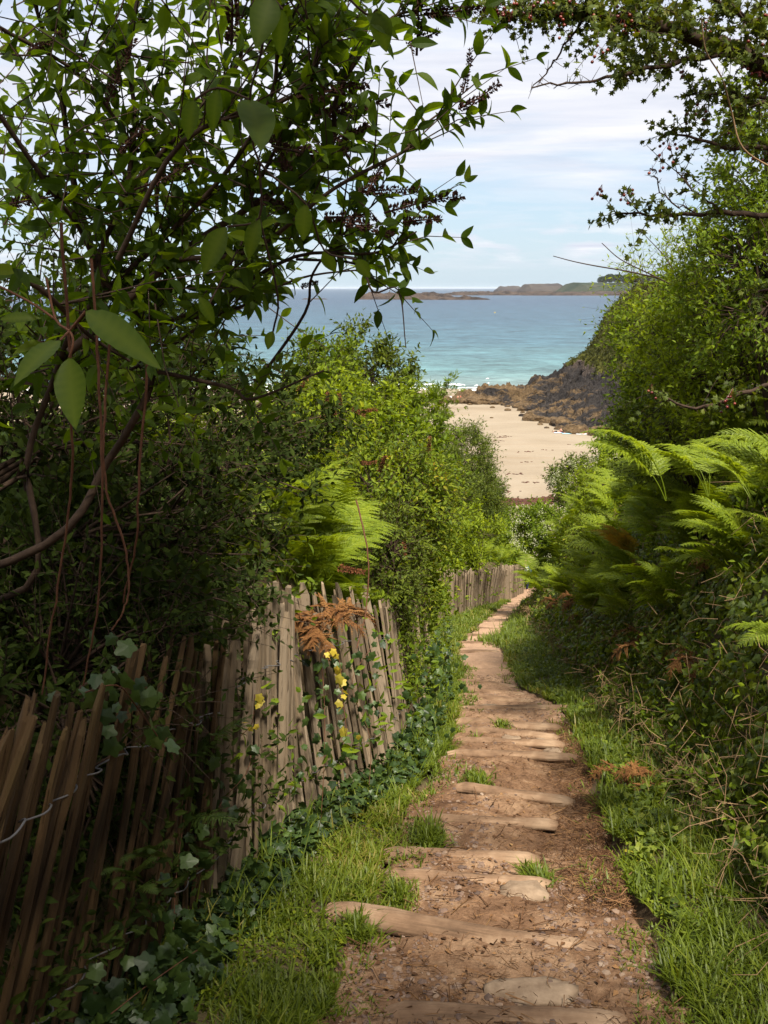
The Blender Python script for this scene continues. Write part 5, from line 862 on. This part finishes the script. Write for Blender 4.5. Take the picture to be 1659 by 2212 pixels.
for vx, vy, rz, ps, lb, tp, bt in [(1212, 934, 2.4, 'sit', 'tanned person sitting up on a towel in the left beach group', None, (.3, .02, .02)), (1226, 936, 1.5, 'lie', 'person lying flat on a pale blue towel left of the bright group', None, (.02, .02, .03)), (1202, 934, 1.7, 'lie', 'person in dark clothes lying at the left end of the towels', (.02, .02, .03), (.02, .02, .03)), (1254, 935, .5, 'sit', 'person in yellow sitting under the small parasol by the rocks', (.8, .55, .03), (.1, .2, .5)), (1262, 937, 3.6, 'sit', 'bare-backed person with orange shorts sitting beside the parasol', None, (.7, .12, .02)), (1272, 935, 1.3, 'sit', 'person in white and orange leaning by the foot of the rocks', (.8, .35, .1), (.6, .1, .03)), (1324, 951, 1.2, 'sit', 'pink-skinned person sitting alone at the right edge of the sand', None, (.4, .1, .1)),
        (974, 867, .5, 'stand', 'person in white standing by the tip of the rocks', (.75, .75, .75), (.5, .5, .5)), (989, 868, 2.8, 'stand', 'person in red shorts standing beneath the rocks between others', None, (.5, .04, .03)), (995, 868, 1.2, 'stand', 'person in a red top near the distant rocks', (.5, .05, .04), (.3, .3, .35)), (1003, 869, 1., 'sit', 'person in blue sitting at the right of the distant standing group', (.05, .1, .35), (.1, .15, .4)), (1000, 868, .3, 'sit', 'person in white sitting between the red and blue figures', (.8, .8, .8), (.6, .6, .6))]:
    person(onb(vx, vy), rz, ps, lb, tp, bt, 1.05)
for vx, vy, col, rz, lb in ((1226, 937, (.35, .6, .7), .1, 'pale blue beach towel under the lying sunbather'), (1208, 935, (.5, .6, .75), .2, 'greyish blue towel at the left end of the group'), (1256, 938, (.75, .8, .85), 0, 'white towel below the parasol'), (1322, 953, (.7, .25, .2), 0, 'red towel at the right edge of the sand'), (1268, 937, (.7, .2, .05), .3, 'orange towel by the foot of the rocks')):
    p = onb(vx, vy); g = Geo(); xs = np.linspace(-1.1, 1.1, 14); yy = np.linspace(-.5, .5, 7); X, Y = np.meshgrid(xs, yy); Z = fbm(X*2, Y*3, vx, 2)*.06; i = np.arange(6)[:, None]*14; j = np.arange(13)[None]; F_ = np.stack([i+j, i+j+1, i+15+j, i+14+j], -1).reshape(-1, 4); g.add(np.stack([X, Y, Z], -1), F_); g.add(np.stack([X, Y, Z-.02], -1), F_[:, ::-1]); o = g.obj('beach_towel', cloth(col), None, True, p+np.array([0, -.1, .05]), label=lb, cat='towel'); o.rotation_euler[2] = rz
p = onb(1250, 934); o = thing('parasol', 'small dark and white parasol shading the bright beach group', 'parasol', p); g = Geo(); V, F = tube(np.array([(0, 0, -.1), (.1, 0, .6), (.2, 0, 1.2)]), [.02, .02, .02], 6); g.add(V, F); g.obj('pole', M['white'], o)
a = np.linspace(0, 2*math.pi, 17)[:-1]; ca = np.stack([np.cos(a)*.9, np.sin(a)*.9, np.full(16, 1.0)+.05*np.cos(a*8)], 1)+np.array([.2, 0, 0])
V = np.concatenate([[(.2, 0, 1.35)], ca]); 
for nm, off_, mt in (('panel', 0, M['white']), ('panel', 1, M['dkp'])):
    g = Geo(); F_ = [(0, 1+2*((2*i+off_) % 8)+0, 1+2*((2*i+off_) % 8)+1) for i in range(4)]+[(0, 1+2*((2*i+off_) % 8)+1, 1+(2*((2*i+off_) % 8)+2) % 16) for i in range(4)]; g.add(V, F_); g.obj(nm, mt, o)

# ---------------------------------------------------------------- sea air
hm = bpy.data.materials.new('haze'); hm.use_nodes = True; t = hm.node_tree; t.nodes.clear(); pv = t.nodes.new('ShaderNodeVolumePrincipled'); pv.inputs['Color'].default_value = (.80, .88, 1, 1); pv.inputs['Density'].default_value = 1.4e-5; ho = t.nodes.new('ShaderNodeOutputMaterial'); t.links.new(pv.outputs[0], ho.inputs['Volume'])
V = np.array([(x, y, z) for x in (-70000, 70000) for y in (-200, 85000) for z in (-34.5, 40)], float); g = Geo(); g.add(V, [(0, 1, 3, 2), (4, 6, 7, 5), (0, 4, 5, 1), (2, 3, 7, 6), (0, 2, 6, 4), (1, 5, 7, 3)]); g.obj('haze', hm, kind='stuff', label='thin sea haze', cat='haze')
